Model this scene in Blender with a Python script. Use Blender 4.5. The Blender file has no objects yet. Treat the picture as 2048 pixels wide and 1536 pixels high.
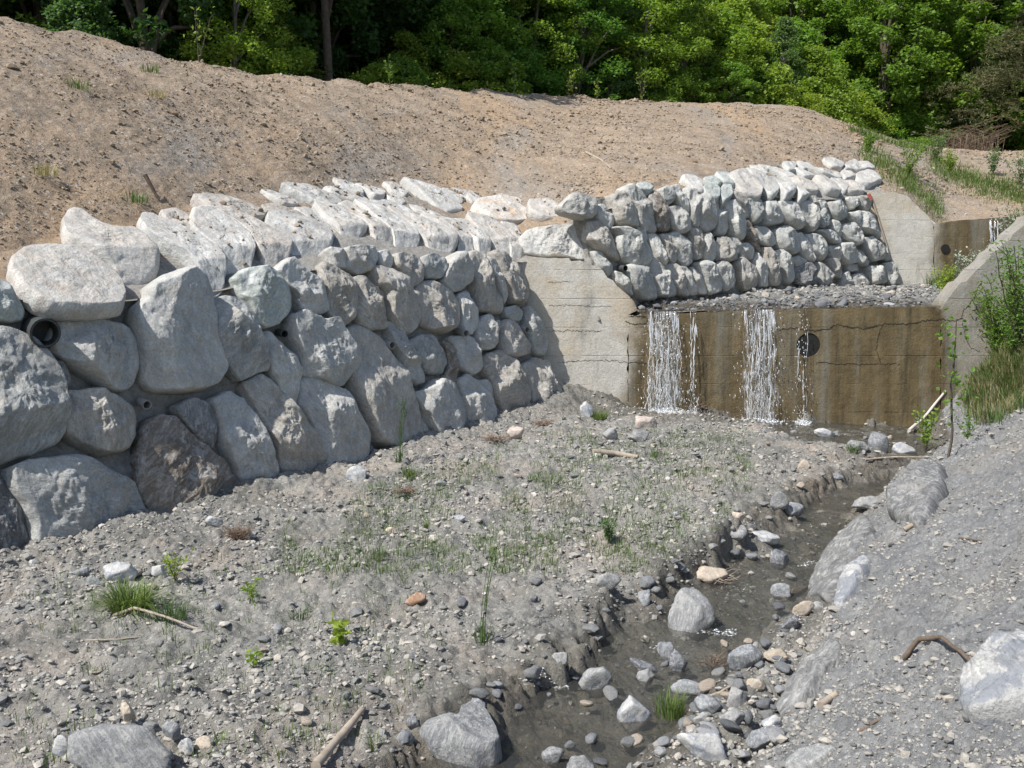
import bpy, math, random, numpy as np
from mathutils import Vector, Matrix
from mathutils.bvhtree import BVHTree
rng = np.random.default_rng(7)
random.seed(7)
scene = bpy.context.scene
col = scene.collection

# ------------------------------------------------------------------ camera, sky, sun, exposure
FPX, PITCH = 2100.0, math.radians(6.2)          # focal length in pixels of the 2048 px wide photograph; looking slightly down
cam_data = bpy.data.cameras.new('camera'); cam = bpy.data.objects.new('camera', cam_data); col.objects.link(cam)
cam_data.sensor_width = 36.0; cam_data.lens = 36.0 * FPX / 2048.0
cam_data.clip_start = 0.1; cam_data.clip_end = 600.0
cam.location = (0, 0, 0); cam.rotation_euler = (math.pi / 2 - PITCH, 0, 0)
scene.camera = cam

SUN = Vector((-0.49, -0.40, 0.775)).normalized()   # towards the sun: high, from the left and a little behind the camera
world = bpy.data.worlds.new('World'); scene.world = world; world.use_nodes = True
nt = world.node_tree; bg = nt.nodes['Background']
sky = nt.nodes.new('ShaderNodeTexSky'); sky.sky_type = 'NISHITA'; sky.sun_disc = False
sky.sun_elevation = math.asin(SUN.z); sky.sun_rotation = math.atan2(SUN.x, SUN.y)
nt.links.new(sky.outputs[0], bg.inputs[0]); bg.inputs[1].default_value = 0.11
sun_data = bpy.data.lights.new('sun', 'SUN'); sun_data.energy = 4.6; sun_data.angle = math.radians(0.53); sun_data.color = (1.0, 0.975, 0.93)
sun = bpy.data.objects.new('sun', sun_data); col.objects.link(sun)
sun.rotation_euler = SUN.to_track_quat('Z', 'Y').to_euler()
vs = scene.view_settings
vs.view_transform = 'Standard'; vs.look = 'None'; vs.exposure = 0.44; vs.gamma = 1.0; vs.use_curve_mapping = False

# ------------------------------------------------------------------ helpers: rays, noise, meshes, tags
FW = np.array([0, math.cos(PITCH), -math.sin(PITCH)]); UP = np.array([0, math.sin(PITCH), math.cos(PITCH)]); RT = np.array([1.0, 0, 0])
def ray(x, y):
    r = FPX * FW + (x - 1024.0) * RT + (768.0 - y) * UP
    return r / r[1]
def at(x, y, d):                                  # point seen at photo pixel x, y standing d metres ahead
    return ray(x, y) * d
def onplane(x, y, P, n):
    r = ray(x, y); return r * (np.dot(P, n) / np.dot(r, n))
def unit(v):
    v = np.asarray(v, float); return v / np.linalg.norm(v)

_perm = np.random.default_rng(3).permutation(256); _perm = np.concatenate([_perm, _perm, _perm]); _val = np.random.default_rng(4).uniform(-1, 1, 1024)
def vnoise(p):
    p = np.asarray(p, float); i = np.floor(p).astype(int); f = p - i; f = f * f * f * (f * (f * 6 - 15) + 10); i &= 255
    out = 0
    for a in (0, 1):
        wa = f[..., 0] if a else 1 - f[..., 0]; ha = _perm[i[..., 0] + a]
        for b in (0, 1):
            wb = f[..., 1] if b else 1 - f[..., 1]; hb = _perm[ha + i[..., 1] + b]
            for c in (0, 1):
                wc = f[..., 2] if c else 1 - f[..., 2]
                out = out + wa * wb * wc * _val[_perm[hb + i[..., 2] + c]]
    return out
def fbm(p, octaves=4, gain=0.5, lac=2.03):
    p = np.asarray(p, float); s = 0; a = 1.0
    for k in range(octaves):
        s = s + a * vnoise(p + 17.3 * k); p = p * lac; a *= gain
    return s
def n2(x, y, scale, octaves=4, seed=0.0, gain=0.5):
    return fbm(np.stack([np.asarray(x) / scale, np.asarray(y) / scale, np.zeros_like(np.asarray(x, float)) + seed], -1), octaves, gain)
def sstep(x, a, b):
    t = np.clip((x - a) / (b - a), 0, 1); return t * t * (3 - 2 * t)

def mesh(name, V, F, mats=None, smooth=True, tint=None):
    """V (n,3) array, F list/array of equal-length faces -> mesh data"""
    V = np.asarray(V, np.float32); F = np.asarray(F, np.int32)
    me = bpy.data.meshes.new(name)
    me.vertices.add(len(V)); me.vertices.foreach_set('co', V.ravel())
    k = F.shape[1]; me.loops.add(F.size); me.loops.foreach_set('vertex_index', F.ravel())
    me.polygons.add(len(F)); me.polygons.foreach_set('loop_start', np.arange(0, F.size, k, dtype=np.int32))
    try: me.polygons.foreach_set('loop_total', np.full(len(F), k, np.int32))
    except Exception: pass
    me.polygons.foreach_set('use_smooth', np.full(len(F), smooth, bool))
    if tint is not None:
        at_ = me.attributes.new('tint', 'FLOAT', 'POINT'); at_.data.foreach_set('value', np.asarray(tint, np.float32))
    me.update(calc_edges=True); me.validate()
    if mats is not None: me.materials.append(mats)
    return me
def link(name, me, parent=None, loc=None):
    o = bpy.data.objects.new(name, me); col.objects.link(o)
    if parent is not None: o.parent = parent
    if loc is not None: o.location = loc
    return o
def empty(name, loc=(0, 0, 0)):
    o = bpy.data.objects.new(name, None); o.empty_display_size = 0.2; col.objects.link(o); o.location = loc; return o
def tag(o, label=None, cat=None, group=None, kind=None):
    if label: o['label'] = label
    if cat: o['category'] = cat
    if group: o['group'] = group
    if kind: o['kind'] = kind
    return o
def grid_faces(nr, nc):
    i = np.arange(nr * nc).reshape(nr, nc)
    return np.stack([i[:-1, :-1], i[:-1, 1:], i[1:, 1:], i[1:, :-1]], -1).reshape(-1, 4)
class MB:                                          # collects shapes into one mesh
    def __init__(s): s.V = []; s.F = []; s.T = []; s.n = 0
    def add(s, V, F, tint=0.5):
        V = np.asarray(V, float); F = np.asarray(F, int)
        if F.shape[1] == 4: F = np.concatenate([F[:, [0, 1, 2]], F[:, [0, 2, 3]]])
        s.V.append(V); s.F.append(F + s.n); s.T.append(np.full(len(V), tint) if np.isscalar(tint) else tint); s.n += len(V)
    def tube(s, pts, rad, seg=6, tint=0.5, cap=True):
        P = np.asarray(pts, float); n = len(P); rad = np.broadcast_to(rad, (n,))
        T = np.gradient(P, axis=0); T /= np.linalg.norm(T, axis=1, keepdims=True) + 1e-9
        ref = np.array([0.31, 0.2, 0.93]) if abs(T[:, 2]).mean() < 0.8 else np.array([0.95, 0.3, 0.1])
        A = np.cross(T, ref); A /= np.linalg.norm(A, axis=1, keepdims=True) + 1e-9; B = np.cross(T, A)
        a = np.linspace(0, 2 * np.pi, seg, endpoint=False)
        V = P[:, None] + rad[:, None, None] * (np.cos(a)[None, :, None] * A[:, None] + np.sin(a)[None, :, None] * B[:, None])
        i = np.arange(n * seg).reshape(n, seg); j = np.roll(i, -1, 1)
        F = np.stack([i[:-1], j[:-1], j[1:], i[1:]], -1).reshape(-1, 4)
        V = V.reshape(-1, 3); s.add(V, F, tint)
        if cap:
            for e in (0, n - 1):
                c = np.vstack([P[e], V[i[e]]]); k = np.arange(seg) + 1
                s.add(c, np.stack([np.zeros(seg, int), k, np.roll(k, -1)], -1), tint)
    def get(s): return np.concatenate(s.V), np.concatenate(s.F), np.concatenate(s.T)
    def build(s, name, m, parent=None, smooth=True, loc=None):
        V, F, T = s.get()
        if loc is not None: V = V - np.asarray(loc)
        return link(name, mesh(name, V, F, m, smooth, T), parent, None if parent is not None else loc)

# ------------------------------------------------------------------ materials
def newmat(name):
    m = bpy.data.materials.new(name); m.use_nodes = True
    return m, m.node_tree, m.node_tree.nodes['Principled BSDF']
def N(t, kind, **kw):
    n = t.nodes.new('ShaderNode' + kind)
    for k, v in kw.items():
        if k.startswith('i_'):
            key = k[2:]; key = int(key) if key.isdigit() else key.replace('_', ' ')
            n.inputs[key].default_value = v
        else: setattr(n, k, v)
    return n
def ramp(t, stops, fac=None):
    n = N(t, 'ValToRGB'); e = n.color_ramp.elements
    while len(e) < len(stops): e.new(0.5)
    for k, (p, c) in enumerate(stops):
        e[k].position = p; e[k].color = (*c, 1) if len(c) == 3 else c
    if fac is not None: t.links.new(fac, n.inputs[0])
    return n
def mixc(t, a, b, fac, mode='MIX'):
    n = N(t, 'Mix', data_type='RGBA', blend_type=mode)
    for s, v in ((n.inputs[6], a), (n.inputs[7], b), (n.inputs[0], fac)):
        if hasattr(v, 'links') or hasattr(v, 'is_linked'): t.links.new(v, s)
        elif isinstance(v, (int, float)): s.default_value = v
        else: s.default_value = (*v, 1)
    return n.outputs[2]
def noise(t, vec, scale, detail=4, rough=0.55, dist=0.0):
    n = N(t, 'TexNoise', i_Scale=scale, i_Detail=detail, i_Roughness=rough, i_Distortion=dist)
    t.links.new(vec, n.inputs['Vector']); return n.outputs[0]
def mapping(t, vec, scale=(1, 1, 1), rot=(0, 0, 0), loc=(0, 0, 0)):
    n = N(t, 'Mapping'); n.inputs[3].default_value = scale; n.inputs[2].default_value = rot; n.inputs[1].default_value = loc
    t.links.new(vec, n.inputs[0]); return n.outputs[0]
def bump(t, h, strength, dist, prev=None):
    n = N(t, 'Bump', i_Strength=strength, i_Distance=dist); t.links.new(h, n.inputs['Height'])
    if prev is not None: t.links.new(prev, n.inputs['Normal'])
    return n.outputs[0]
def math_(t, op, a, b=None, clamp=False):
    n = N(t, 'Math', operation=op, use_clamp=clamp)
    for k, v in enumerate((a, b)):
        if v is None: continue
        if hasattr(v, 'is_linked'): t.links.new(v, n.inputs[k])
        else: n.inputs[k].default_value = v
    return n.outputs[0]

def mat_rock(name, stops, spec=0.25, patch=None, strk=0.5, per_tint=False, rough=0.85, scale=1.0, bumpd=0.02, patchpos=(0.56, 0.64), dust=0.0):
    m, t, b = newmat(name)
    geo = N(t, 'NewGeometry'); info = N(t, 'ObjectInfo'); tc = N(t, 'TexCoord'); P = tc.outputs['Object']
    off = N(t, 'VectorMath', operation='ADD'); t.links.new(P, off.inputs[0]); sc = N(t, 'VectorMath', operation='SCALE', i_3=37.0)
    comb = N(t, 'CombineXYZ'); t.links.new(info.outputs['Random'], comb.inputs[0]); t.links.new(info.outputs['Random'], comb.inputs[1]); t.links.new(info.outputs['Random'], comb.inputs[2])
    t.links.new(comb.outputs[0], sc.inputs[0]); t.links.new(sc.outputs[0], off.inputs[1]); Q = off.outputs[0]
    if per_tint: r = N(t, 'Attribute', attribute_name='tint').outputs['Fac']
    else: r = info.outputs['Random']
    base = ramp(t, stops, r).outputs[0]
    big = noise(t, Q, 2.2 * scale, 5, 0.6, 0.4)
    fine = noise(t, Q, 38 * scale, 6, 0.7)
    vr = N(t, 'VectorRotate', rotation_type='AXIS_ANGLE'); vr.inputs['Axis'].default_value = (0.75, -0.6, 0.28); t.links.new(Q, vr.inputs['Vector'])
    t.links.new(math_(t, 'MULTIPLY', info.outputs['Random'], 17.0), vr.inputs['Angle'])
    streak = noise(t, mapping(t, vr.outputs[0], (9 * scale, 9 * scale, 1.4 * scale), (0.35, 0.5, 0)), 1.6, 6, 0.68, 0.9)
    c = mixc(t, base, (0.80, 0.79, 0.76), ramp(t, [(0.45, (0, 0, 0)), (0.72, (0.5, 0.5, 0.5))], streak).outputs[0] if strk else 0.0)
    c = mixc(t, c, ramp(t, [(0.25, (0.5, 0.5, 0.5)), (0.7, (1.12, 1.1, 1.06))], big).outputs[0], 0.75, 'MULTIPLY')
    c = mixc(t, c, ramp(t, [(0.28, (0.52, 0.52, 0.53)), (0.6, (1.1, 1.1, 1.1))], fine).outputs[0], 0.7, 'MULTIPLY')
    if patch: c = mixc(t, c, patch, ramp(t, [(patchpos[0], (0, 0, 0)), (patchpos[1], (0.75, 0.75, 0.75))], noise(t, Q, 3.3 * scale, 6, 0.65, 0.8)).outputs[0])
    if dust:
        z = N(t, 'SeparateXYZ'); t.links.new(geo.outputs['Normal'], z.inputs[0])
        c = mixc(t, c, (0.36, 0.29, 0.22), math_(t, 'MULTIPLY', ramp(t, [(0.35, (0, 0, 0)), (0.7, (dust,) * 3)], noise(t, Q, 4, 5, 0.7)).outputs[0], math_(t, 'MULTIPLY', z.outputs[2], 1.0, True)))
    t.links.new(c, b.inputs['Base Color']); b.inputs['Roughness'].default_value = rough
    b.inputs['Specular IOR Level'].default_value = spec
    nb = bump(t, streak, 0.55 * (1 if strk else 0.3), bumpd * 1.6)
    nb = bump(t, noise(t, Q, 11 * scale, 8, 0.68, 0.3), 0.9, bumpd * 1.5, nb)
    nb = bump(t, fine, 0.6, bumpd * 0.5, nb)
    t.links.new(nb, b.inputs['Normal']); return m

GREY = [(0.0, (0.31, 0.315, 0.305)), (0.2, (0.46, 0.46, 0.44)), (0.45, (0.40, 0.41, 0.395)), (0.6, (0.57, 0.565, 0.54)), (0.8, (0.47, 0.455, 0.42)), (1.0, (0.50, 0.50, 0.485))]
FARG = [(0.0, (0.36, 0.365, 0.345)), (0.3, (0.48, 0.48, 0.45)), (0.6, (0.55, 0.545, 0.51)), (0.8, (0.43, 0.415, 0.38)), (1.0, (0.50, 0.495, 0.465))]
M_boulder = mat_rock('boulder_grey', GREY, patch=(0.42, 0.385, 0.335))
M_far = mat_rock('boulder_far_grey', FARG, patch=(0.44, 0.42, 0.385))
M_pale = mat_rock('boulder_pale', [(0, (0.49, 0.50, 0.49)), (0.4, (0.60, 0.60, 0.58)), (0.7, (0.55, 0.54, 0.51)), (1, (0.56, 0.53, 0.49))], patch=(0.43, 0.36, 0.30), dust=0.6, patchpos=(0.56, 0.70))
M_brown = mat_rock('boulder_brown', [(0, (0.20, 0.165, 0.135)), (1, (0.25, 0.21, 0.17))], patch=(0.46, 0.44, 0.41))
M_dark = mat_rock('boulder_dark', [(0, (0.17, 0.17, 0.175)), (1, (0.23, 0.23, 0.23))], patch=(0.34, 0.33, 0.32))
M_tan = mat_rock('boulder_tan', [(0, (0.40, 0.37, 0.325)), (1, (0.46, 0.43, 0.385))], patch=(0.33, 0.29, 0.245))
M_green = mat_rock('boulder_greenish', [(0, (0.40, 0.43, 0.405)), (1, (0.44, 0.47, 0.44))], patch=(0.56, 0.57, 0.54))
M_orange = mat_rock('boulder_orange_stained', [(0, (0.64, 0.59, 0.53)), (1, (0.66, 0.61, 0.55))], patch=(0.62, 0.38, 0.19), patchpos=(0.55, 0.66))
ST = dict(scale=3.0, bumpd=0.008)
M_stone = dict(
    grey=mat_rock('stone_grey', [(0, (0.22, 0.225, 0.23)), (1, (0.32, 0.32, 0.315))], patch=(0.36, 0.34, 0.31), **ST),
    blue=mat_rock('stone_blue_grey', [(0, (0.185, 0.195, 0.21)), (1, (0.275, 0.285, 0.30))], patch=(0.36, 0.365, 0.37), **ST),
    white=mat_rock('stone_white', [(0, (0.47, 0.47, 0.475)), (1, (0.56, 0.55, 0.53))], patch=(0.27, 0.29, 0.33), patchpos=(0.5, 0.58), **ST),
    tan=mat_rock('stone_tan', [(0, (0.48, 0.40, 0.31)), (1, (0.56, 0.47, 0.37))], patch=(0.42, 0.33, 0.25), **ST),
    dark=mat_rock('stone_dark', [(0, (0.085, 0.09, 0.105)), (1, (0.14, 0.145, 0.16))], patch=(0.22, 0.23, 0.25), rough=0.55, spec=0.4, **ST),
    pink=mat_rock('stone_pink', [(0, (0.50, 0.40, 0.345)), (1, (0.55, 0.46, 0.40))], patch=(0.40, 0.34, 0.30), **ST),
    rust=mat_rock('stone_rust', [(0, (0.31, 0.175, 0.10)), (1, (0.36, 0.21, 0.125))], patch=(0.30, 0.17, 0.11), **ST))
GRAVEL = [(0.0, (0.14, 0.142, 0.145)), (0.25, (0.25, 0.247, 0.238)), (0.5, (0.38, 0.36, 0.325)), (0.8, (0.48, 0.44, 0.38)), (0.93, (0.55, 0.53, 0.50)), (1.0, (0.68, 0.67, 0.65))]
M_gravel = mat_rock('gravel_stones', GRAVEL, strk=0, per_tint=True, scale=4.0, bumpd=0.004)
M_clod = mat_rock('earth_clods', [(0, (0.20, 0.16, 0.115)), (0.5, (0.33, 0.26, 0.19)), (0.85, (0.41, 0.34, 0.26)), (1, (0.52, 0.47, 0.41))], strk=0, per_tint=True, scale=4.0, bumpd=0.004)

def mat_ground(name, stops, nscale, patch=None, pscale=0.5, speck=None, bumps=((6, 0.06), (25, 0.03), (90, 0.012)), rough=0.95, wet=None, stretch=(1, 1, 1), patchpos=(0.5, 0.68), rot=(0, 0, 0), patch2=None):
    m, t, b = newmat(name); P = N(t, 'TexCoord').outputs['Object']
    c = ramp(t, stops, noise(t, P, nscale, 8, 0.65, 0.3)).outputs[0]
    if patch: c = mixc(t, c, patch, ramp(t, [(patchpos[0], (0, 0, 0)), (patchpos[1], (0.8, 0.8, 0.8))], noise(t, mapping(t, P, stretch, rot), pscale, 6, 0.6, 0.5)).outputs[0])
    if patch2: c = mixc(t, c, patch2, ramp(t, [(0.5, (0, 0, 0)), (0.68, (0.7, 0.7, 0.7))], noise(t, mapping(t, P, stretch, rot, (11, 5, 3)), pscale * 0.8, 6, 0.62, 0.5)).outputs[0])
    c = mixc(t, c, ramp(t, [(0.3, (0.55, 0.55, 0.55)), (0.65, (1.2, 1.2, 1.2))], noise(t, P, nscale * 7, 6, 0.75)).outputs[0], 0.8, 'MULTIPLY')
    if speck:
        v = N(t, 'TexVoronoi', feature='F1', i_Scale=speck[1]); t.links.new(P, v.inputs['Vector'])
        sp = N(t, 'SeparateXYZ'); t.links.new(v.outputs['Color'], sp.inputs[0])
        f = math_(t, 'MULTIPLY', math_(t, 'LESS_THAN', v.outputs['Distance'], 0.33), math_(t, 'GREATER_THAN', sp.outputs[0], speck[2]))
        c = mixc(t, c, ramp(t, [(0, (0.12, 0.125, 0.14)), (0.5, (0.36, 0.34, 0.31)), (1, speck[0])], sp.outputs[1]).outputs[0], f)
    if wet:                                        # darker where the vertex attribute says the mud is wet
        w = N(t, 'Attribute', attribute_name='tint').outputs['Fac']
        c = mixc(t, c, mixc(t, c, wet, 1.0, 'MULTIPLY'), w)
        t.links.new(ramp(t, [(0, (rough,) * 3), (1, (0.35,) * 3)], w).outputs[0], b.inputs['Roughness'])
    else: b.inputs['Roughness'].default_value = rough
    t.links.new(c, b.inputs['Base Color']); b.inputs['Specular IOR Level'].default_value = 0.2
    nb = None
    for s, d in bumps: nb = bump(t, noise(t, P, s, 6, 0.65), 0.9, d, nb)
    t.links.new(nb, b.inputs['Normal']); return m
M_bed = mat_ground('gravel_mud', [(0.25, (0.17, 0.164, 0.150)), (0.5, (0.275, 0.264, 0.238)), (0.75, (0.38, 0.36, 0.32))], 3.0, patch=(0.38, 0.325, 0.27), patch2=(0.17, 0.165, 0.145), pscale=0.55, speck=((0.44, 0.43, 0.40), 26, 0.55), wet=(0.52, 0.50, 0.46))
M_bank = mat_ground('bank_debris', [(0.25, (0.15, 0.152, 0.155)), (0.5, (0.235, 0.235, 0.233)), (0.75, (0.33, 0.325, 0.31))], 3.0, patch=(0.27, 0.25, 0.22), pscale=0.6, speck=((0.40, 0.40, 0.39), 30, 0.7))
M_earth = mat_ground('bare_earth', [(0.22, (0.22, 0.17, 0.12)), (0.5, (0.335, 0.26, 0.19)), (0.78, (0.41, 0.325, 0.245))], 2.2, patch=(0.29, 0.27, 0.245), patch2=(0.44, 0.30, 0.18), pscale=0.40, speck=((0.50, 0.46, 0.40), 14, 0.72), stretch=(1.2, 0.35, 1), bumps=((3.5, 0.09), (12, 0.05), (45, 0.02)), rot=(0, 0, 0.7))
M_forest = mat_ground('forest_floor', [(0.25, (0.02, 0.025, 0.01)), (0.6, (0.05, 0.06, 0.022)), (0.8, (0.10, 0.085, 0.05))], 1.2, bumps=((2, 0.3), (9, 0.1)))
M_upper = mat_ground('upper_bed_gravel', [(0.25, (0.12, 0.118, 0.115)), (0.5, (0.22, 0.215, 0.20)), (0.78, (0.36, 0.345, 0.31))], 3.0, speck=((0.6, 0.59, 0.56), 16, 0.5), wet=(0.42, 0.36, 0.28))
M_mortar = mat_ground('mortar', [(0.25, (0.24, 0.225, 0.20)), (0.6, (0.33, 0.31, 0.28)), (0.8, (0.40, 0.38, 0.345))], 2.0, patch=(0.30, 0.26, 0.22), pscale=0.9, bumps=((5, 0.05), (22, 0.02), (80, 0.008)))

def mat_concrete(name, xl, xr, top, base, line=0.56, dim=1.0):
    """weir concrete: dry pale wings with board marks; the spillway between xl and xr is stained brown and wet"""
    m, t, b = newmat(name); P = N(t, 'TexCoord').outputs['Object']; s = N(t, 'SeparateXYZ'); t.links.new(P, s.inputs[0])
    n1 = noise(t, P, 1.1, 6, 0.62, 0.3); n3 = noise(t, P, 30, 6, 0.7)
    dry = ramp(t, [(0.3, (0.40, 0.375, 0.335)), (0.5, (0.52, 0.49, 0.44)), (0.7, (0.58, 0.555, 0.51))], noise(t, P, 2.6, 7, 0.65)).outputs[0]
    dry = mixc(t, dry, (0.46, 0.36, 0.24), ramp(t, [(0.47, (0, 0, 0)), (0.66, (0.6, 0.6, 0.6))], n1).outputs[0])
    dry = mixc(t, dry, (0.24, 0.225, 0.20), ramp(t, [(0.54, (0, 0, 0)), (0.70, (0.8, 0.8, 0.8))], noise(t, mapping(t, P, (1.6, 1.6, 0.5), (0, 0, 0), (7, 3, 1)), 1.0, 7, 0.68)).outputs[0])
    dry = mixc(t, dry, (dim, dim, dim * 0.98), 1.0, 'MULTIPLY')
    col_n = noise(t, mapping(t, P, (2.2, 2.2, 0.16)), 1.5, 5, 0.6)
    wetc = ramp(t, [(0.22, (0.050, 0.043, 0.026)), (0.40, (0.120, 0.090, 0.046)), (0.56, (0.155, 0.120, 0.066)), (0.70, (0.190, 0.178, 0.142))], col_n).outputs[0]
    wetc = mixc(t, wetc, ramp(t, [(0.3, (0.55, 0.55, 0.5)), (0.65, (1.25, 1.2, 1.15))], noise(t, P, 3.0, 8, 0.7)).outputs[0], 0.8, 'MULTIPLY')
    wob = math_(t, 'MULTIPLY', math_(t, 'SUBTRACT', noise(t, mapping(t, P, (1, 1, 0.7)), 1.4, 6, 0.6), 0.5), 0.9)
    wetc = mixc(t, wetc, (0.20, 0.195, 0.165), ramp(t, [(0.5, (0, 0, 0)), (0.66, (0.75, 0.75, 0.75))], noise(t, mapping(t, P, (1.1, 1.1, 0.10), (0, 0, 0), (3, 1, 9)), 1.2, 6, 0.7)).outputs[0])
    wetc = mixc(t, wetc, (0.035, 0.032, 0.022), ramp(t, [(0.54, (0, 0, 0)), (0.70, (0.75, 0.75, 0.75))], noise(t, mapping(t, P, (3.2, 3.2, 0.22), (0, 0, 0), (1, 4, 2)), 1.4, 6, 0.7)).outputs[0])
    x = math_(t, 'ADD', s.outputs[0], wob)
    wl = N(t, 'MapRange', interpolation_type='SMOOTHSTEP', i_1=xl - 0.2, i_2=xl + 0.28); t.links.new(x, wl.inputs[0])
    zr = math_(t, 'ADD', x, math_(t, 'MULTIPLY', math_(t, 'ADD', s.outputs[2], -base), 0.28))
    wr = N(t, 'MapRange', interpolation_type='SMOOTHSTEP', i_1=xr - 0.25, i_2=xr + 0.2, i_3=1.0, i_4=0.0); t.links.new(zr, wr.inputs[0])
    w = math_(t, 'MULTIPLY', wl.outputs[0], wr.outputs[0])
    c = mixc(t, dry, wetc, w)
    zz = math_(t, 'ADD', s.outputs[2], math_(t, 'MULTIPLY', math_(t, 'SUBTRACT', noise(t, P, 1.8, 4, 0.6), 0.5), 0.05))
    fr = math_(t, 'ABSOLUTE', math_(t, 'SUBTRACT', math_(t, 'FRACT', math_(t, 'DIVIDE', zz, line)), 0.5))
    ln = N(t, 'MapRange', i_1=0.478, i_2=0.496, interpolation_type='SMOOTHSTEP'); t.links.new(fr, ln.inputs[0])
    lnf = math_(t, 'MULTIPLY', ln.outputs[0], ramp(t, [(0.46, (0, 0, 0)), (0.68, (0.85, 0.85, 0.85))], noise(t, P, 1.3, 5, 0.7)).outputs[0])
    c = mixc(t, c, mixc(t, c, (0.38, 0.34, 0.3), 1.0, 'MULTIPLY'), lnf)
    c = mixc(t, c, ramp(t, [(0.3, (0.62, 0.62, 0.62)), (0.6, (1.1, 1.1, 1.1))], n3).outputs[0], 0.7, 'MULTIPLY')
    t.links.new(c, b.inputs['Base Color'])
    t.links.new(ramp(t, [(0, (0.9,) * 3), (1, (0.38,) * 3)], w).outputs[0], b.inputs['Roughness']); b.inputs['Specular IOR Level'].default_value = 0.3
    nb = bump(t, n3, 0.7, 0.012); nb = bump(t, noise(t, P, 5, 8, 0.62), 0.5, 0.04, nb); nb = bump(t, math_(t, 'MULTIPLY', lnf, -1.0), 0.9, 0.02, nb)
    nb = bump(t, noise(t, P, 120, 2, 0.5), 0.5, 0.006, nb)
    t.links.new(nb, b.inputs['Normal']); return m

def mat_simple(name, c, rough=0.8, spec=0.3, c2=None, scale=20, bumpd=0.004, metallic=0.0):
    m, t, b = newmat(name); P = N(t, 'TexCoord').outputs['Object']
    n = noise(t, P, scale, 6, 0.65, 0.3)
    t.links.new(ramp(t, [(0.3, c), (0.7, c2 or tuple(v * 0.6 for v in c))], n).outputs[0], b.inputs['Base Color'])
    b.inputs['Roughness'].default_value = rough; b.inputs['Specular IOR Level'].default_value = spec; b.inputs['Metallic'].default_value = metallic
    t.links.new(bump(t, n, 0.6, bumpd), b.inputs['Normal']); return m
M_slab = mat_rock('schist_slab', [(0, (0.165, 0.167, 0.17)), (1, (0.215, 0.215, 0.213))], patch=(0.28, 0.27, 0.25))
M_vein = mat_rock('veined_boulder', [(0, (0.45, 0.45, 0.445)), (1, (0.50, 0.495, 0.485))], patch=(0.22, 0.235, 0.265), patchpos=(0.47, 0.53), scale=1.4)
M_pipe_black = mat_simple('pipe_black_plastic', (0.035, 0.04, 0.04), 0.55, 0.4, (0.06, 0.065, 0.065))
M_pipe_grey = mat_simple('pipe_grey_plastic', (0.36, 0.35, 0.33), 0.6, 0.3, (0.25, 0.24, 0.22))
M_hole = mat_simple('hole_dark', (0.02, 0.02, 0.018), 0.9)
M_crack = mat_simple('crack_dark', (0.05, 0.042, 0.03), 0.95)
M_wood = mat_simple('driftwood', (0.40, 0.34, 0.27), 0.85, 0.2, (0.27, 0.22, 0.17), 14)
M_wood_dark = mat_simple('root_wood', (0.19, 0.145, 0.11), 0.9, 0.2, (0.10, 0.075, 0.055), 22, 0.01)
M_plank = mat_simple('white_wood', (0.62, 0.60, 0.56), 0.8, 0.2, (0.42, 0.36, 0.30), 6)
M_bark = mat_simple('bark', (0.13, 0.105, 0.08), 0.95, 0.1, (0.06, 0.05, 0.04), 9, 0.02)
M_bark_pale = mat_simple('bark_pale', (0.26, 0.235, 0.20), 0.95, 0.1, (0.12, 0.10, 0.085), 9, 0.02)
M_bark_pine = mat_simple('bark_pine', (0.20, 0.11, 0.065), 0.95, 0.1, (0.11, 0.07, 0.05), 9, 0.02)
M_red = mat_simple('red_paint', (0.55, 0.12, 0.09), 0.7)
M_dry = mat_simple('dry_twigs', (0.27, 0.20, 0.15), 0.9, 0.1, (0.16, 0.11, 0.08), 10)

def mat_leaf(name, a, b_, trans=0.45, hue=0.03, rough=0.5):
    m, t, b = newmat(name); t.nodes.remove(b); out = t.nodes['Material Output']
    geo = N(t, 'NewGeometry'); info = N(t, 'ObjectInfo')
    c = mixc(t, a, b_, geo.outputs['Random Per Island'])
    hs = N(t, 'HueSaturation'); t.links.new(c, hs.inputs['Color'])
    mr = N(t, 'MapRange', i_3=0.5 - hue, i_4=0.5 + hue); t.links.new(info.outputs['Random'], mr.inputs[0]); t.links.new(mr.outputs[0], hs.inputs['Hue'])
    mv = N(t, 'MapRange', i_3=1.2, i_4=0.8); t.links.new(info.outputs['Random'], mv.inputs[0]); t.links.new(mv.outputs[0], hs.inputs['Value'])
    d = N(t, 'BsdfPrincipled'); d.inputs['Roughness'].default_value = rough; d.inputs['Specular IOR Level'].default_value = 0.35
    tr = N(t, 'BsdfTranslucent'); mx = N(t, 'MixShader', i_0=trans)
    t.links.new(hs.outputs[0], d.inputs['Base Color']); t.links.new(mixc(t, hs.outputs[0], (1.3, 1.35, 0.6), 1.0, 'MULTIPLY'), tr.inputs[0])
    t.links.new(d.outputs[0], mx.inputs[1]); t.links.new(tr.outputs[0], mx.inputs[2]); t.links.new(mx.outputs[0], out.inputs[0]); return m
M_leaf_mid = mat_leaf('leaf_mid', (0.12, 0.21, 0.034), (0.22, 0.33, 0.062))
M_leaf_bright = mat_leaf('leaf_bright', (0.165, 0.265, 0.036), (0.27, 0.375, 0.072))
M_leaf_dark = mat_leaf('leaf_dark', (0.04, 0.085, 0.02), (0.085, 0.14, 0.036))
M_leaf_cool = mat_leaf('leaf_cool', (0.08, 0.155, 0.055), (0.16, 0.24, 0.105))
M_needle = mat_leaf('pine_needles', (0.075, 0.095, 0.035), (0.16, 0.15, 0.07), 0.15)
M_needle_dark = mat_leaf('dark_needles', (0.02, 0.032, 0.016), (0.05, 0.055, 0.03), 0.1)
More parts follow.
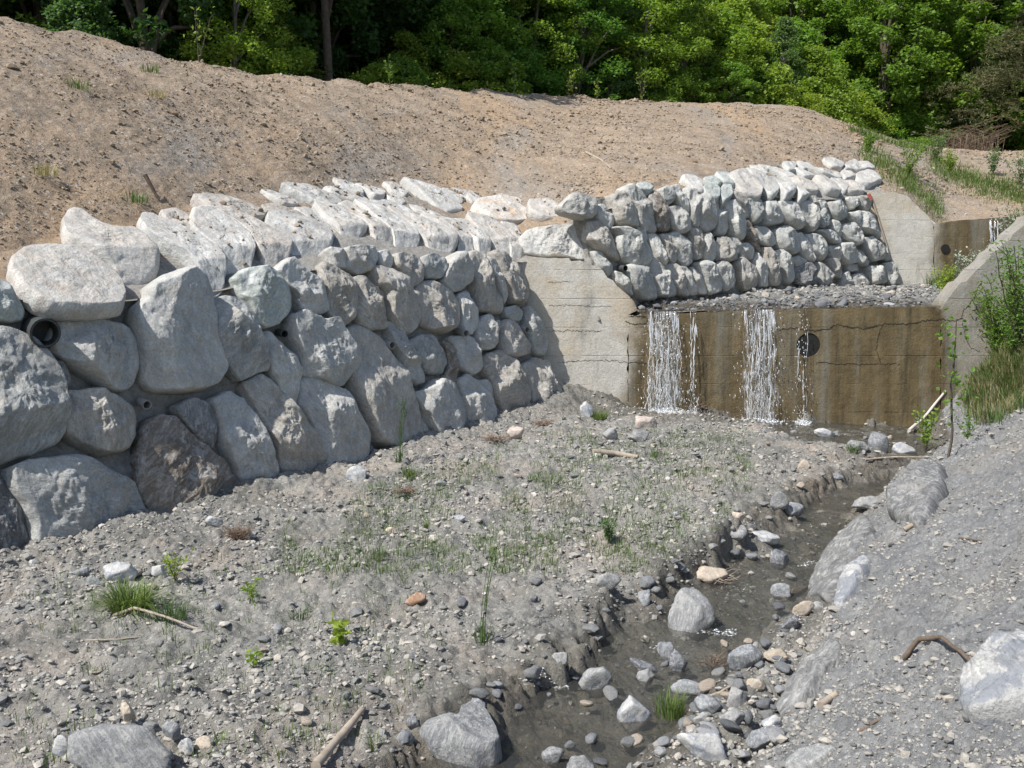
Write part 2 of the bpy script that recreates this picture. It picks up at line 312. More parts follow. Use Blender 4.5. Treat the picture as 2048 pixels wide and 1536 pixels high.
M_grass = mat_leaf('grass_blades', (0.06, 0.12, 0.024), (0.135, 0.19, 0.055), 0.3, 0.02)
M_sprout = mat_leaf('new_grass', (0.12, 0.18, 0.045), (0.21, 0.26, 0.09), 0.35, 0.02)
M_straw = mat_leaf('dry_grass', (0.33, 0.27, 0.15), (0.26, 0.25, 0.11), 0.25, 0.01)
M_silver = mat_leaf('silver_leaves', (0.30, 0.35, 0.26), (0.50, 0.53, 0.46), 0.2, 0.01)
M_flower = mat_leaf('yellow_petals', (0.75, 0.55, 0.03), (0.8, 0.62, 0.06), 0.2, 0.005)

def mat_water(name, tint, rough=0.03, scale=9.0, bd=0.03):
    m, t, b = newmat(name); t.nodes.remove(b); out = t.nodes['Material Output']; P = N(t, 'TexCoord').outputs['Object']
    nb = bump(t, noise(t, mapping(t, P, (1, 0.6, 1), (0, 0, 0.5)), scale, 4, 0.6, 0.6), 0.9, bd)
    nb = bump(t, noise(t, P, scale * 3.2, 3, 0.5, 0.3), 0.4, bd * 0.4, nb)
    fr = N(t, 'Fresnel', i_IOR=1.33); g = N(t, 'BsdfGlossy', i_Roughness=rough); tr = N(t, 'BsdfTransparent'); df = N(t, 'BsdfDiffuse')
    tr.inputs[0].default_value = (*tint, 1); df.inputs[0].default_value = (0.15, 0.148, 0.135, 1)
    t.links.new(nb, fr.inputs['Normal']); t.links.new(nb, g.inputs['Normal'])
    m0 = N(t, 'MixShader', i_0=0.17); t.links.new(tr.outputs[0], m0.inputs[1]); t.links.new(df.outputs[0], m0.inputs[2])
    m1 = N(t, 'MixShader'); t.links.new(fr.outputs[0], m1.inputs[0]); t.links.new(m0.outputs[0], m1.inputs[1]); t.links.new(g.outputs[0], m1.inputs[2])
    t.links.new(m1.outputs[0], out.inputs[0]); return m
M_water = mat_water('stream_water', (0.86, 0.855, 0.82))
def mat_fall():
    m, t, b = newmat('falling_water'); t.nodes.remove(b); out = t.nodes['Material Output']
    d = N(t, 'BsdfDiffuse'); d.inputs[0].default_value = (0.86, 0.88, 0.9, 1); g = N(t, 'BsdfGlossy', i_Roughness=0.12); tr = N(t, 'BsdfTransparent')
    m0 = N(t, 'MixShader', i_0=0.25); t.links.new(d.outputs[0], m0.inputs[1]); t.links.new(g.outputs[0], m0.inputs[2])
    m1 = N(t, 'MixShader', i_0=0.5); t.links.new(m0.outputs[0], m1.inputs[1]); t.links.new(tr.outputs[0], m1.inputs[2]); t.links.new(m1.outputs[0], out.inputs[0]); return m
M_fall = mat_fall()
def mat_veil():
    m, t, b = newmat('water_veil'); t.nodes.remove(b); out = t.nodes['Material Output']; P = N(t, 'TexCoord').outputs['Object']
    a = noise(t, mapping(t, P, (9, 3, 1.1)), 2.6, 6, 0.72, 0.7); e = N(t, 'Attribute', attribute_name='tint').outputs['Fac']
    k = math_(t, 'MULTIPLY', ramp(t, [(0.50, (0, 0, 0)), (0.68, (0.62, 0.62, 0.62))], a).outputs[0], e)
    d = N(t, 'BsdfDiffuse'); d.inputs[0].default_value = (0.82, 0.84, 0.86, 1); g = N(t, 'BsdfGlossy', i_Roughness=0.15); tr = N(t, 'BsdfTransparent')
    m0 = N(t, 'MixShader', i_0=0.2); t.links.new(d.outputs[0], m0.inputs[1]); t.links.new(g.outputs[0], m0.inputs[2])
    m1 = N(t, 'MixShader'); t.links.new(k, m1.inputs[0]); t.links.new(tr.outputs[0], m1.inputs[1]); t.links.new(m0.outputs[0], m1.inputs[2]); t.links.new(m1.outputs[0], out.inputs[0]); return m
M_veil = mat_veil()
# ------------------------------------------------------------------ setting: gravel bed, stream, right bank
BEDP, BEDN = np.array([0, 0, -3.66]), np.array([0, -0.05, 1.0])
def bedpt(x, y): return onplane(x, y, BEDP, BEDN)
YD = 20.57                                          # front face of the lower weir
def crv(pix): return np.array([bedpt(*p)[:2] for p in pix])
LEFT = crv([(560, 1640), (700, 1560), (830, 1475), (960, 1400), (1080, 1335), (1185, 1245), (1240, 1205), (1330, 1160), (1390, 1115), (1460, 1085), (1520, 1045), (1560, 1000), (1610, 955), (1690, 926), (1765, 905), (1790, 884), (1740, 866), (1620, 858)])
LEFT = np.vstack([LEFT, [[4.2, 20.05], [2.5, 20.15], [2.3, 20.6]]])
RIGHT = crv([(1280, 1640), (1330, 1560), (1390, 1440), (1430, 1370), (1505, 1290), (1585, 1235), (1625, 1180), (1685, 1090), (1725, 1030), (1785, 965), (1850, 905)])
RIGHT = np.vstack([RIGHT, [[7.9, 18.6], [8.3, 20.6]]])
STREAM = np.vstack([LEFT, RIGHT[::-1]])
def seg_dist(X, Y, P):
    d = np.full(X.shape, 1e9)
    for a, b in zip(P[:-1], P[1:]):
        ab = b - a; t = np.clip(((X - a[0]) * ab[0] + (Y - a[1]) * ab[1]) / (ab @ ab + 1e-9), 0, 1)
        d = np.minimum(d, np.hypot(X - a[0] - t * ab[0], Y - a[1] - t * ab[1]))
    return d
def inside(X, Y, P):
    c = np.zeros(X.shape, bool)
    for a, b in zip(P, np.roll(P, -1, 0)):
        if a[1] == b[1]: continue
        c ^= ((a[1] > Y) != (b[1] > Y)) & (X < (b[0] - a[0]) * (Y - a[1]) / (b[1] - a[1]) + a[0])
    return c
BANK = np.array([[-2.2, 0.0], [1.0, 5.6], [1.97, 7.5], [2.75, 9.2], [3.35, 10.9], [4.0, 12.3], [4.9, 13.9], [6.3, 16.0], [7.6, 18.2], [8.35, 20.6]])
def base_z(X, Y):
    z = -3.66 + 0.05 * Y
    return z - 0.045 * np.clip(X - 1.0, 0, 8) * sstep(Y, 12.5, 19)
def ground_height(X, Y):
    w = 0.14 * n2(X, Y, 0.5, 5, 5.1, 0.62)
    xx, yy = X + w, Y + 0.14 * n2(X, Y, 0.5, 5, 9.7, 0.62)
    ins = inside(xx, yy, STREAM); dl = seg_dist(xx, yy, LEFT); dr = seg_dist(xx, yy, RIGHT); d = np.minimum(dl, dr)
    sd = np.where(ins, d, -d)                        # positive inside the channel
    left_cut = np.where(dl < dr, 1.0, 0.0)
    z = base_z(X, Y)
    rough = 0.055 * n2(X, Y, 1.3, 3, 1.0) + 0.055 * n2(X, Y, 0.38, 3, 2.0) + 0.055 * np.abs(n2(X, Y, 0.13, 3, 3.0)) + 0.018 * n2(X, Y, 0.05, 2, 4.0)
    wid = 0.09 + 0.55 * np.clip(n2(X, Y, 1.1, 3, 14.0) - 0.12 + 0.65 * sstep(Y, 9.5, 12.5), 0, 1); prof_l = sstep(sd, -0.02 - 0.4 * wid, 0.04 + 0.6 * wid); prof_r = sstep(sd, -0.25, 0.35)
    prof = np.where(left_cut > 0, prof_l, prof_r)
    deep = (0.285 + 0.05 * (1 - sstep(Y, 8.5, 10.5))) * (1 - 0.35 * sstep(Y, 15, 19))
    z = z - deep * prof + rough * (1 - 0.55 * prof) + 0.03 * prof * n2(X, Y, 0.2, 3, 6.0) + 0.10 * prof * (1 - prof) * n2(X, Y, 0.16, 3, 15.0)
    z = z - 0.10 * (1 - sstep(np.abs(sd), 0, 1.0)) * (sd < 0) * left_cut * (0.4 + n2(X, Y, 0.9, 2, 8.0))
    # right bank: distance to the right of the bank's foot
    db = seg_dist(X, Y, BANK); xb = np.interp(Y, BANK[:, 1], BANK[:, 0]); s = np.where(X > xb, db, 0.0)
    slope = 0.60 + 0.55 * sstep(Y, 17.0, 20.0)
    sb = np.clip(s + 0.10 * n2(X, Y, 0.8, 4, 11.0) * sstep(s, 0, 0.5), 0, None)
    up = slope * sb; up = np.where(up > 2.0, 2.0 + (up - 2.0) * 0.35, up)
    z = z + up + sstep(s, 0, 0.6) * (0.07 * n2(X, Y, 1.0, 4, 12.0) - 0.02)
    # earth heaped against the foot of the boulder wall
    wl = (X + 5.52) * 0.82 - (Y - 11.04) * 0.57
    z = z + 0.10 * (1 - sstep(wl, 0.0, 1.3)) * (1 - sstep(Y, 13, 17)) + 0.16 * (1 - sstep(wl, 0.0, 0.9)) * sstep(Y, 15, 18)
    # debris apron at the foot of the weir
    z = z + 0.16 * sstep(Y, 19.3, YD) * (1 - sstep(X, 1.6, 3.0)) 
    return z, sd, s
GX0, GX1, GY0, GY1, GD = -9.0, 12.0, 4.0, YD + 0.12, 0.026
gx = np.arange(GX0, GX1, GD); gy = np.arange(GY0, GY1, GD); GXX, GYY = np.meshgrid(gx, gy)
GZ, GSD, GS = ground_height(GXX, GYY)
keep = (np.abs(GXX) < 0.56 * GYY + 1.6)
gi = np.full(GZ.shape, -1); gi[keep] = np.arange(keep.sum())
f = np.stack([gi[:-1, :-1], gi[:-1, 1:], gi[1:, 1:], gi[1:, :-1]], -1).reshape(-1, 4); f = f[(f >= 0).all(1)]
wetness = sstep(GSD, -0.35, 0.05) * (1 - sstep(GS, 0.0, 0.35)) * 0.9 + 0.8 * sstep(GYY, 18.3, 19.8) * (1 - sstep(GS, 0, 0.4)) * sstep(GXX, -0.3, 2.0)
g = link('gravel_ground', mesh('gravel_ground', np.stack([GXX[keep], GYY[keep], GZ[keep]], -1), f, M_bed, True, np.clip(wetness[keep] + 0.25 * (n2(GXX[keep], GYY[keep], 0.7, 4, 20.0)), 0, 1)))
g.data.materials.append(M_bank); g.data.polygons.foreach_set('material_index', ((GS[keep] > 0.12)[f[:, 0]]).astype(np.int32))
tag(g, 'grey gravel and silt bed with the debris bank on its right', 'gravel', kind='structure')
def zat(x, y):
    x = np.asarray(x, float); y = np.asarray(y, float)
    fx = np.clip((x - GX0) / GD, 0, len(gx) - 1.001); fy = np.clip((y - GY0) / GD, 0, len(gy) - 1.001)
    i = fx.astype(int); j = fy.astype(int); u = fx - i; v = fy - j
    return (GZ[j, i] * (1 - u) + GZ[j, i + 1] * u) * (1 - v) + (GZ[j + 1, i] * (1 - u) + GZ[j + 1, i + 1] * u) * v
_smooth_d = np.arange(4.2, YD, 0.02)
def hit(px, py):                                    # where the view ray first meets the gravel ground
    r = ray(px, py); P = r[None] * _smooth_d[:, None]
    below = P[:, 2] < zat(P[:, 0], P[:, 1])
    k = int(np.argmax(below)) if below.any() else len(P) - 1
    p = P[k].copy(); p[2] = zat(p[0], p[1]); return p

# stream water: one sheet following the bed, poking through by stones
wz = -3.66 + 0.05 * GYY - 0.045 * np.clip(GXX - 1.0, 0, 8) * sstep(GYY, 12.5, 19) - 0.215 * (1 - 0.35 * sstep(GYY, 15, 19)) 
wz = wz + 0.012 * n2(GXX, GYY, 0.30, 2, 30.0) + 0.006 * n2(GXX, GYY, 0.09, 2, 31.0)
wk = (GSD > -0.25) & (GZ < wz + 0.06) & keep
wi = np.full(GZ.shape, -1); wi[wk] = np.arange(wk.sum())
f = np.stack([wi[:-1, :-1], wi[:-1, 1:], wi[1:, 1:], wi[1:, :-1]], -1).reshape(-1, 4); f = f[(f >= 0).all(1)]
w = link('stream_water', mesh('stream_water', np.stack([GXX[wk], GYY[wk], wz[wk]], -1), f, M_water))
tag(w, 'shallow brown stream winding over the gravel from the weir', 'water', kind='structure')
def hitw(px, py):                                   # the same, meeting the water first where there is water
    r = ray(px, py); P = r[None] * _smooth_d[:, None]; s = np.maximum(zat(P[:, 0], P[:, 1]), water_z(P[:, 0], P[:, 1]))
    below = P[:, 2] < s; k = int(np.argmax(below)) if below.any() else len(P) - 1
    p = P[k].copy(); p[2] = s[k]; return p
def water_z(x, y): return -3.66 + 0.05 * y - 0.045 * np.clip(x - 1.0, 0, 8) * sstep(y, 12.5, 19) - 0.215 * (1 - 0.35 * sstep(y, 15, 19))

# ------------------------------------------------------------------ planes of the two boulder walls and the two weirs
UBP, UBN = np.array([0, YD, -0.67]), np.array([0, -0.04, 1.0])
Y2 = 27.0                                           # front face of the upper weir
def face_plane(A, B, T):
    n = unit(np.cross(B - A, T - A)); return n if n[1] < 0 else -n
nA = bedpt(0, 1120); nB = at(1135, 808, YD); nT = at(1040, 515, YD); nN = face_plane(nA, nB, nT)
fA = onplane(1270, 605, UBP, UBN); fB = at(1795, 572, Y2); fT = at(1742, 388, Y2); fN = face_plane(fA, fB, fT)
def cap_plane(P0, P1, tilt):                        # leans back from the wall's top edge P0-P1
    d = unit(P1 - P0); h = unit([-d[1], d[0], 0]); h = h if h[1] > 0 else -h
    n = unit(np.cross(d, h * math.cos(tilt) + np.array([0, 0, math.sin(tilt)]))); return n if n[2] > 0 else -n
ncP = onplane(0, 600, nA, nN); ncN = cap_plane(ncP, onplane(1035, 522, nA, nN), math.radians(27))
fcP = onplane(1250, 385, fA, fN); fcN = cap_plane(fcP, onplane(1740, 392, fA, fN), math.radians(32))
wgP, wgN = np.array([0, YD - 0.02, 0]), unit([0.10, -1.0, 0.35])      # stones laid on top of the left wing wall

def interp_pts(pts, n):
    pts = np.asarray(pts, float); t = np.concatenate([[0], np.cumsum(np.linalg.norm(np.diff(pts, axis=0), axis=1))])
    u = np.linspace(0, t[-1], n); return np.stack([np.interp(u, t, pts[:, k]) for k in range(3)], -1)

# embankment of bare earth: ruled from the walls' top edges over the cap stones up to its crest
cols_ = []   # (pixel x of bottom, bottom point, cap-back point, crest point)
def colm(b, c, cr): cols_.append((b, c, cr))
def nf(x, y): return onplane(x, y, nA, nN)
def nc(x, y): return onplane(x, y, ncP, ncN)
def ff(x, y): return onplane(x, y, fA, fN)
def fc(x, y): return onplane(x, y, fcP, fcN)
colm(nf(-420, 590), nc(-420, 500), at(-420, -10, 19.0))
colm(nf(-150, 592), nc(-150, 500), at(-160, 15, 19.5))
colm(nf(0, 592), nc(0, 502), at(0, 36, 20.5))
colm(nf(240, 592), nc(130, 455), at(150, 62, 22))
colm(nf(440, 575), nc(300, 432), at(300, 108, 23.5))
colm(nf(600, 540), nc(400, 396), at(430, 138, 25))
colm(nf(760, 520), nc(520, 386), at(600, 160, 27))
colm(nf(880, 520), nc(660, 366), at(800, 176, 30))
colm(nf(960, 525), nc(800, 366), at(960, 184, 33))
colm(nf(1035, 522), at(930, 392, 23.2), at(1080, 191, 35))
colm(at(1120, 515, 20.9), at(1010, 403, 22.9), at(1160, 198, 36.5))
colm(at(1185, 470, 21.1), at(1130, 404, 22.4), at(1240, 203, 38))
colm(ff(1205, 420), at(1200, 390, 22.2), at(1300, 206, 39))
colm(ff(1300, 385), at(1275, 372, 22.6), at(1400, 209, 40.5))
colm(ff(1400, 378), fc(1400, 350), at(1500, 211, 42))
colm(ff(1560, 392), fc(1500, 338), at(1560, 213, 42.5))
colm(ff(1680, 395), fc(1620, 328), at(1620, 222, 43))
colm(ff(1745, 392), fc(1700, 318), at(1700, 256, 43.5))
colm(at(1800, 390, 27.25), at(1770, 345, 29.5), at(1780, 283, 44))
colm(at(1845, 422, 27.3), at(1830, 372, 30), at(1860, 300, 44.5))
colm(at(1880, 449, 27.3), at(1890, 400, 30.5), at(1950, 304, 45.5))
colm(at(2000, 440, 27.3), at(2020, 405, 31), at(2060, 306, 47))
colm(at(2200, 430, 27.8), at(2220, 400, 31), at(2260, 306, 49))
colm(at(2450, 430, 27.8), at(2480, 400, 31), at(2500, 306, 51))
NC = 620
Rb = interp_pts([c[0] for c in cols_], 4000); Rc = interp_pts([c[1] for c in cols_], 4000); Rr = interp_pts([c[2] for c in cols_], 4000)
ks = np.arange(len(cols_))
def rows_at(u, which):
    P = np.array([c[which] for c in cols_]); return np.stack([np.interp(u, ks, P[:, k]) for k in range(3)], -1)
u = np.linspace(0, len(cols_) - 1, NC)
b_, c_, r_ = rows_at(u, 0), rows_at(u, 1), rows_at(u, 2)
def smooth1(a, k=7):
    ker = np.hanning(k + 2)[1:-1]; ker /= ker.sum()
    return np.stack([np.convolve(np.pad(a[:, i], k // 2, mode='edge'), ker, 'valid') for i in range(3)], -1)
r_ = smooth1(r_, 41); c_ = smooth1(c_, 27); b_ = smooth1(b_, 9)
back = unit([-0.42, 0.9, 0])
rowsP = []
NV0, NV1 = 24, 230
for k in range(NV0): rowsP.append(b_ * (1 - k / NV0) + c_ * (k / NV0) + np.array([0, 0, -0.05]))
for k in range(NV1 + 1):
    v = k / NV1; q = c_ * (1 - v) + r_ * v
    q = q + np.array([0, 0, 1.0]) * (0.55 * np.sin(np.pi * v) * (v ** 0.6))[..., None] if False else q + np.outer(np.full(NC, 0.35 * math.sin(math.pi * v)), [0, 0, 1.0]); rowsP.append(q)
for k in range(1, 16):                               # rounded shoulder behind the crest
    rowsP.append(r_ + back * (k * 0.22) + np.array([0, 0, -0.010 * k * k * 0.9]))
E = np.array(rowsP); nr = len(E)
Pn = E.reshape(-1, 3); dist = np.linalg.norm(Pn, axis=1)
amp = np.ones(nr); amp[:6] = 0.2; amp = np.repeat(amp, NC)
disp = 0.055 * fbm(Pn / 1.6, 3) + 0.030 * fbm(Pn / 0.45 + 9, 3) + 0.030 * np.abs(fbm(Pn / 0.16 + 5, 2))
_s = Pn[:, 0] * 0.57 + Pn[:, 1] * 0.82 + 0.55 * Pn[:, 2]; disp = disp + 0.055 * fbm(np.stack([_s / 0.75, Pn[:, 2] / 5.0, 0 * _s], -1), 3) * np.clip((dist - 12) / 6, 0.3, 1)
# faint rills running down the slope
Pn2 = Pn.copy(); Pn2[:, 2] += amp * disp
earth = link('earth_slope', mesh('earth_slope', Pn2, grid_faces(nr, NC), M_earth))
earth.data.materials.append(M_mortar); _q = np.arange((nr - 1) * (NC - 1)); earth.data.polygons.foreach_set('material_index', ((_q // (NC - 1) < 9) & (_q % (NC - 1) < 470)).astype(np.int32))
tag(earth, 'bare brown earth embankment sloping up behind the boulder walls', 'slope', kind='structure')
last = Pn2.reshape(nr, NC, 3)[-1][::4]
hr = [last]
for k in range(1, 40):
    s = k * 1.6; rise = -0.25 * sstep(s, 0, 3) + 0.40 * np.clip(s - 5, 0, None)
    q = last + back * s + np.array([0, 0, rise]); q[:, 2] += 0.25 * n2(q[:, 0], q[:, 1], 2.5, 4, 44.0) * min(1, k / 3); hr.append(q)
H = np.array(hr); hill_pts = H.reshape(-1, 3); hill_f = grid_faces(H.shape[0], H.shape[1])
hill = link('hillside', mesh('hillside', hill_pts, hill_f, M_forest)); tag(hill, 'shaded forest floor rising behind the embankment', 'hillside', kind='structure')
bvh_hill = BVHTree.FromPolygons([tuple(v) for v in hill_pts], [tuple(int(i) for i in q) for q in hill_f])
bvh_earth = BVHTree.FromPolygons([tuple(v) for v in Pn2], [tuple(int(i) for i in q) for q in grid_faces(nr, NC)])
def hit_bvh(b, px, py, far=150.0):
    d = Vector(ray(px, py)).normalized(); r = b.ray_cast(Vector((0, 0, 0)), d, far); return r[0], r[1]
def drop(b, x, y):
    r = b.ray_cast(Vector((x, y, 80)), Vector((0, 0, -1)), 200); return r[0]

# bed between the two weirs, with the grassy bank on its right
ux = np.arange(0.4, 17.0, 0.05); uy = np.arange(YD + 0.10, Y2 + 0.9, 0.05); UX, UY = np.meshgrid(ux, uy)
def crest_z(x): return np.interp(x, [2.4, 8.4], [-0.84, -0.72])
def upper_height(X, Y):
    z = -0.70 + 0.045 * (Y - YD) + (crest_z(X) + 0.70 - 0.03) * (1 - sstep(Y, YD, YD + 1.4))
    z = z + 0.06 * n2(X, Y, 0.7, 4, 51.0) + 0.05 * np.abs(n2(X, Y, 0.16, 3, 52.0)) * sstep(Y, YD + 0.2, YD + 0.9)
    xl = 8.75 + (Y - YD) * 0.52
    s = np.clip(X - xl, 0, None); up = 0.72 * s
    up = np.where(up > 1.5, 1.5 + (up - 1.5) * 0.3, up)
    return z + up * (1 + 0.06 * n2(X, Y, 0.8, 3, 53.0)) + 0.04 * (1 - sstep(X, 8.0, 9.5)) * sstep(Y, YD + 1.2, YD + 2.2)
UZ = upper_height(UX, UY)
tint = (1 - sstep(UY, YD + 0.6, YD + 1.6)) * (1 - sstep(UX, 8.0, 9.0))
ub = link('upper_gravel_bed', mesh('upper_gravel_bed', np.stack([UX, UY, UZ], -1).reshape(-1, 3), grid_faces(*UX.shape), M_upper, True, tint.ravel()))
tag(ub, 'stony bed above the lower weir crest', 'gravel', kind='structure')
kw = (UY < YD + 1.35) & (UX < 8.6) & (UX > 2.0)
wi = np.full(UZ.shape, -1); wi[kw] = np.arange(kw.sum()); f = np.stack([wi[:-1, :-1], wi[:-1, 1:], wi[1:, 1:], wi[1:, :-1]], -1).reshape(-1, 4); f = f[(f >= 0).all(1)]
w2 = link('upper_water', mesh('upper_water', np.stack([UX[kw], UY[kw], crest_z(UX[kw]) + 0.018 + 0.02 * (UY[kw] - YD)], -1), f, M_water)); tag(w2, 'thin sheet of water behind the lower weir crest', 'water', kind='structure')
def uz(x, y): return float(upper_height(np.array([x * 1.0]), np.array([y * 1.0]))[0])
def hit_upper(px, py):
    r = ray(px, py)
    for d in np.arange(YD + 0.1, Y2 + 1.5, 0.03):
        p = r * d
        if p[2] < uz(p[0], p[1]): return p
    return r * (Y2 + 0.5)

# ------------------------------------------------------------------ boulder walls
def smooth_poly(P, it=1):
    for _ in range(it):
        Q = np.roll(P, -1, 0); P = np.stack([0.88 * P + 0.12 * Q, 0.12 * P + 0.88 * Q], 1).reshape(-1, 2)
    return P
def resample(P, n):
    C = np.vstack([P, P[:1]]); t = np.concatenate([[0], np.cumsum(np.hypot(*np.diff(C, axis=0).T))]); u = np.linspace(0, t[-1], n, endpoint=False)
    return np.stack([np.interp(u, t, C[:, 0]), np.interp(u, t, C[:, 1])], -1)
def boulder(name, pix, P, n, mat, parent, thick=1.0, depth=0.3, grow=1.03, seed=0, lift=0.0, flat=11.0, plank=False, nose=0.0):
    """one boulder: the outline seen in the photo laid on the wall's face, bulging out of it with rough facets, its back in the mortar"""
    r = np.random.default_rng(seed)
    W = np.array([onplane(x, y, P, n) for x, y in pix])
    U = unit(np.cross([0, 0, 1.0], n)); V = np.cross(n, U)
    O = W.mean(0); uv = np.stack([(W - O) @ U, (W - O) @ V], -1)
    uv = smooth_poly(uv, 1) * grow
    ppx = np.ptp(np.array(pix), axis=0).max()
    nb = int(np.clip(ppx * 0.9, 44, 150)); nrg = int(np.clip(ppx * 0.26, 14, 40))
    B = resample(uv, nb); A = 0.5 * abs(np.sum(uv[:, 0] * np.roll(uv[:, 1], -1) - uv[:, 1] * np.roll(uv[:, 0], -1)))
    R = math.sqrt(A / math.pi); c = B.mean(0)
    T = thick * np.clip(0.46 * R, 0.05, 0.26)
    t = np.linspace(0, 1, nrg + 1)[1:] ** 0.8
    Q = c + (B - c)[None] * t[:, None, None]
    hh = T * np.power(np.clip(1 - t ** flat, 0, 1), 0.5)
    Hh = np.repeat(hh[:, None], nb, 1)
    lx, ly = (Q[..., 0] - c[0]) / R, (Q[..., 1] - c[1]) / R
    a0 = r.uniform(0, 2 * math.pi)
    for k in range(3 if plank else 5):               # cleaved facets: one broad face, others chamfering its sides
        a = a0 + k * 2.4 + r.normal(0, 0.3); sl = (r.uniform(0.1, 0.55) if k == 0 else r.uniform(0.35, 0.7 if plank else 1.6)) * T; o0 = T * (0.8 if k == 0 else r.uniform(0.95, 1.7))
        Hh = np.minimum(Hh, o0 - sl * (lx * math.cos(a) + ly * math.sin(a)))
    Hh = np.maximum(Hh, 0.42 * T * np.sqrt(np.clip(1 - t ** 12, 0, 1))[:, None])
    if nose:                                         # the end hanging over the wall's face turns down
        ys = (Q[..., 1] - B[:, 1].min()) / np.ptp(B[:, 1]); Hh = Hh - np.clip(nose - ys, 0, 1) * np.ptp(B[:, 1]) * 0.7
    ctr = min(T * 0.95, Hh[0].mean()); kd = min(1.0, R / 0.33) * (0.55 if plank else 1)
    pts = O + Q[..., 0:1] * U + Q[..., 1:2] * V + (Hh[..., None] + lift) * n
    front = np.vstack([(O + c[0] * U + c[1] * V + (ctr + lift) * n)[None], pts.reshape(-1, 3)])
    k1 = O + ((c + (B - c) * 1.0)[:, 0:1]) * U + ((c + (B - c))[:, 1:2]) * V - depth * 0.45 * n
    k2 = O + ((c + (B - c) * 0.8)[:, 0:1]) * U + ((c + (B - c) * 0.8)[:, 1:2]) * V - depth * n
    Vt = np.vstack([front, k1, k2, (O + c[0] * U + c[1] * V - depth * n)[None]])
    s = R * 0.9
    d1 = fbm(front / max(s, 0.15) + seed * 3.1, 3); d2 = fbm(front / 0.11 + seed * 1.7, 4, 0.55)
    rid = 1 - np.abs(fbm(front * np.array([1, 1, 0.45]) / 0.16 + seed, 3))
    stp = fbm(front * np.array([1, 1, 0.6]) / max(0.55 * R, 0.14) + seed * 2.3, 3); fr_ = np.round(stp * 2.6) / 2.6; stp = 0.8 * fr_ + 0.2 * stp
    edge = np.concatenate([[1], np.repeat(np.clip(1.25 - t, 0.35, 1), nb)])
    Vt[:len(front)] += (n[None] * (kd * (0.012 * d1 * (R / 0.4) + 0.022 * d2 + 0.024 * (rid - 0.7) + 0.050 * stp * min(1.2, R / 0.4)) * edge)[:, None])
    lat = 0.02 * min(1, R / 0.4)
    Vt[:len(front)] += U[None] * (lat * fbm(front / 0.2 + 40 + seed, 3))[:, None] + V[None] * (lat * fbm(front / 0.2 + 80 + seed, 3))[:, None]
    F = []
    m = nrg + 2; idx = lambda a, b: 1 + a * nb + (b % nb)
    tri0 = [(0, idx(0, j), idx(0, j + 1)) for j in range(nb)]
    a = np.arange(m - 1)[:, None]; j = np.arange(nb)[None]
    q = np.stack([1 + a * nb + j, 1 + (a + 1) * nb + j, 1 + (a + 1) * nb + (j + 1) % nb, 1 + a * nb + (j + 1) % nb], -1).reshape(-1, 4)
    e = len(Vt) - 1; tri1 = [(e, idx(m - 1, j + 1), idx(m - 1, j)) for j in range(nb)]
    F = np.concatenate([np.array(tri0), q[:, [0, 1, 2]], q[:, [0, 2, 3]], np.array(tri1)])
    if np.sign(np.sum(uv[:, 0] * np.roll(uv[:, 1], -1) - uv[:, 1] * np.roll(uv[:, 0], -1))) < 0: F = F[:, ::-1]
    loc = O
    return link(name, mesh(name, Vt - loc, F, mat), parent, loc)

def mortar_sheet(name, top, bot, P, n, parent, h=-0.05):
    nu, nv = 260, 90
    Tp = interp_pts([onplane(x, y, P, n) for x, y in top], nu); Bp = interp_pts([onplane(x, y, P, n) for x, y in bot], nu)
    S = np.array([Tp * (1 - k / (nv - 1)) + Bp * (k / (nv - 1)) for k in range(nv)])
    q = S.reshape(-1, 3); q = q + n[None] * (h + 0.05 * fbm(q / 0.35, 4) + 0.02 * fbm(q / 0.08, 3))[:, None]
    S = q.reshape(nv, nu, 3)
    S = np.concatenate([(S[:1] - 0.45 * n), S, (S[-1:] - 0.45 * n)], 0)
    S = np.concatenate([(S[:, :1] - 0.45 * n), S, (S[:, -1:] - 0.45 * n)], 1)
    return link(name, mesh(name, S.reshape(-1, 3), grid_faces(nv + 2, nu + 2), M_mortar), parent)
def pipe(name, px, py, P, n, rad, length, axis, parent, mat, ribs=False):
    c = onplane(px, py, P, n) + n * 0.06; ax = unit(axis)
    mb = MB(); a = np.linspace(0, length, 14); rr = rad * (1 + (0.03 * (np.arange(14) % 2) if ribs else 0))
    pts = c - ax * 0.5 * length + ax * a[:, None]
    mb.tube(pts, rr, 24, cap=False); mb.tube(pts[::-1], np.full(14, rad * 0.88), 24, cap=False)
    ref = np.cross(ax, [0, 0, 1.0]); ref = unit(ref); r2 = np.cross(ref, ax); an = np.linspace(0, 2 * np.pi, 24, endpoint=False)
    ring = lambda rad_, p: p + rad_ * (np.cos(an)[:, None] * ref + np.sin(an)[:, None] * r2)
    V = np.vstack([ring(rad * 1.0, pts[-1]), ring(rad * 0.88, pts[-1])]); i = np.arange(24); j = (i + 1) % 24
    mb.add(V, np.stack([i, j, j + 24, i + 24], -1))
    V = np.vstack([[pts[3]], ring(rad * 0.9, pts[3])]); mb.add(V, np.stack([np.zeros(24, int), 1 + i, 1 + j], -1))
    return mb.build(name, mat, parent, True)
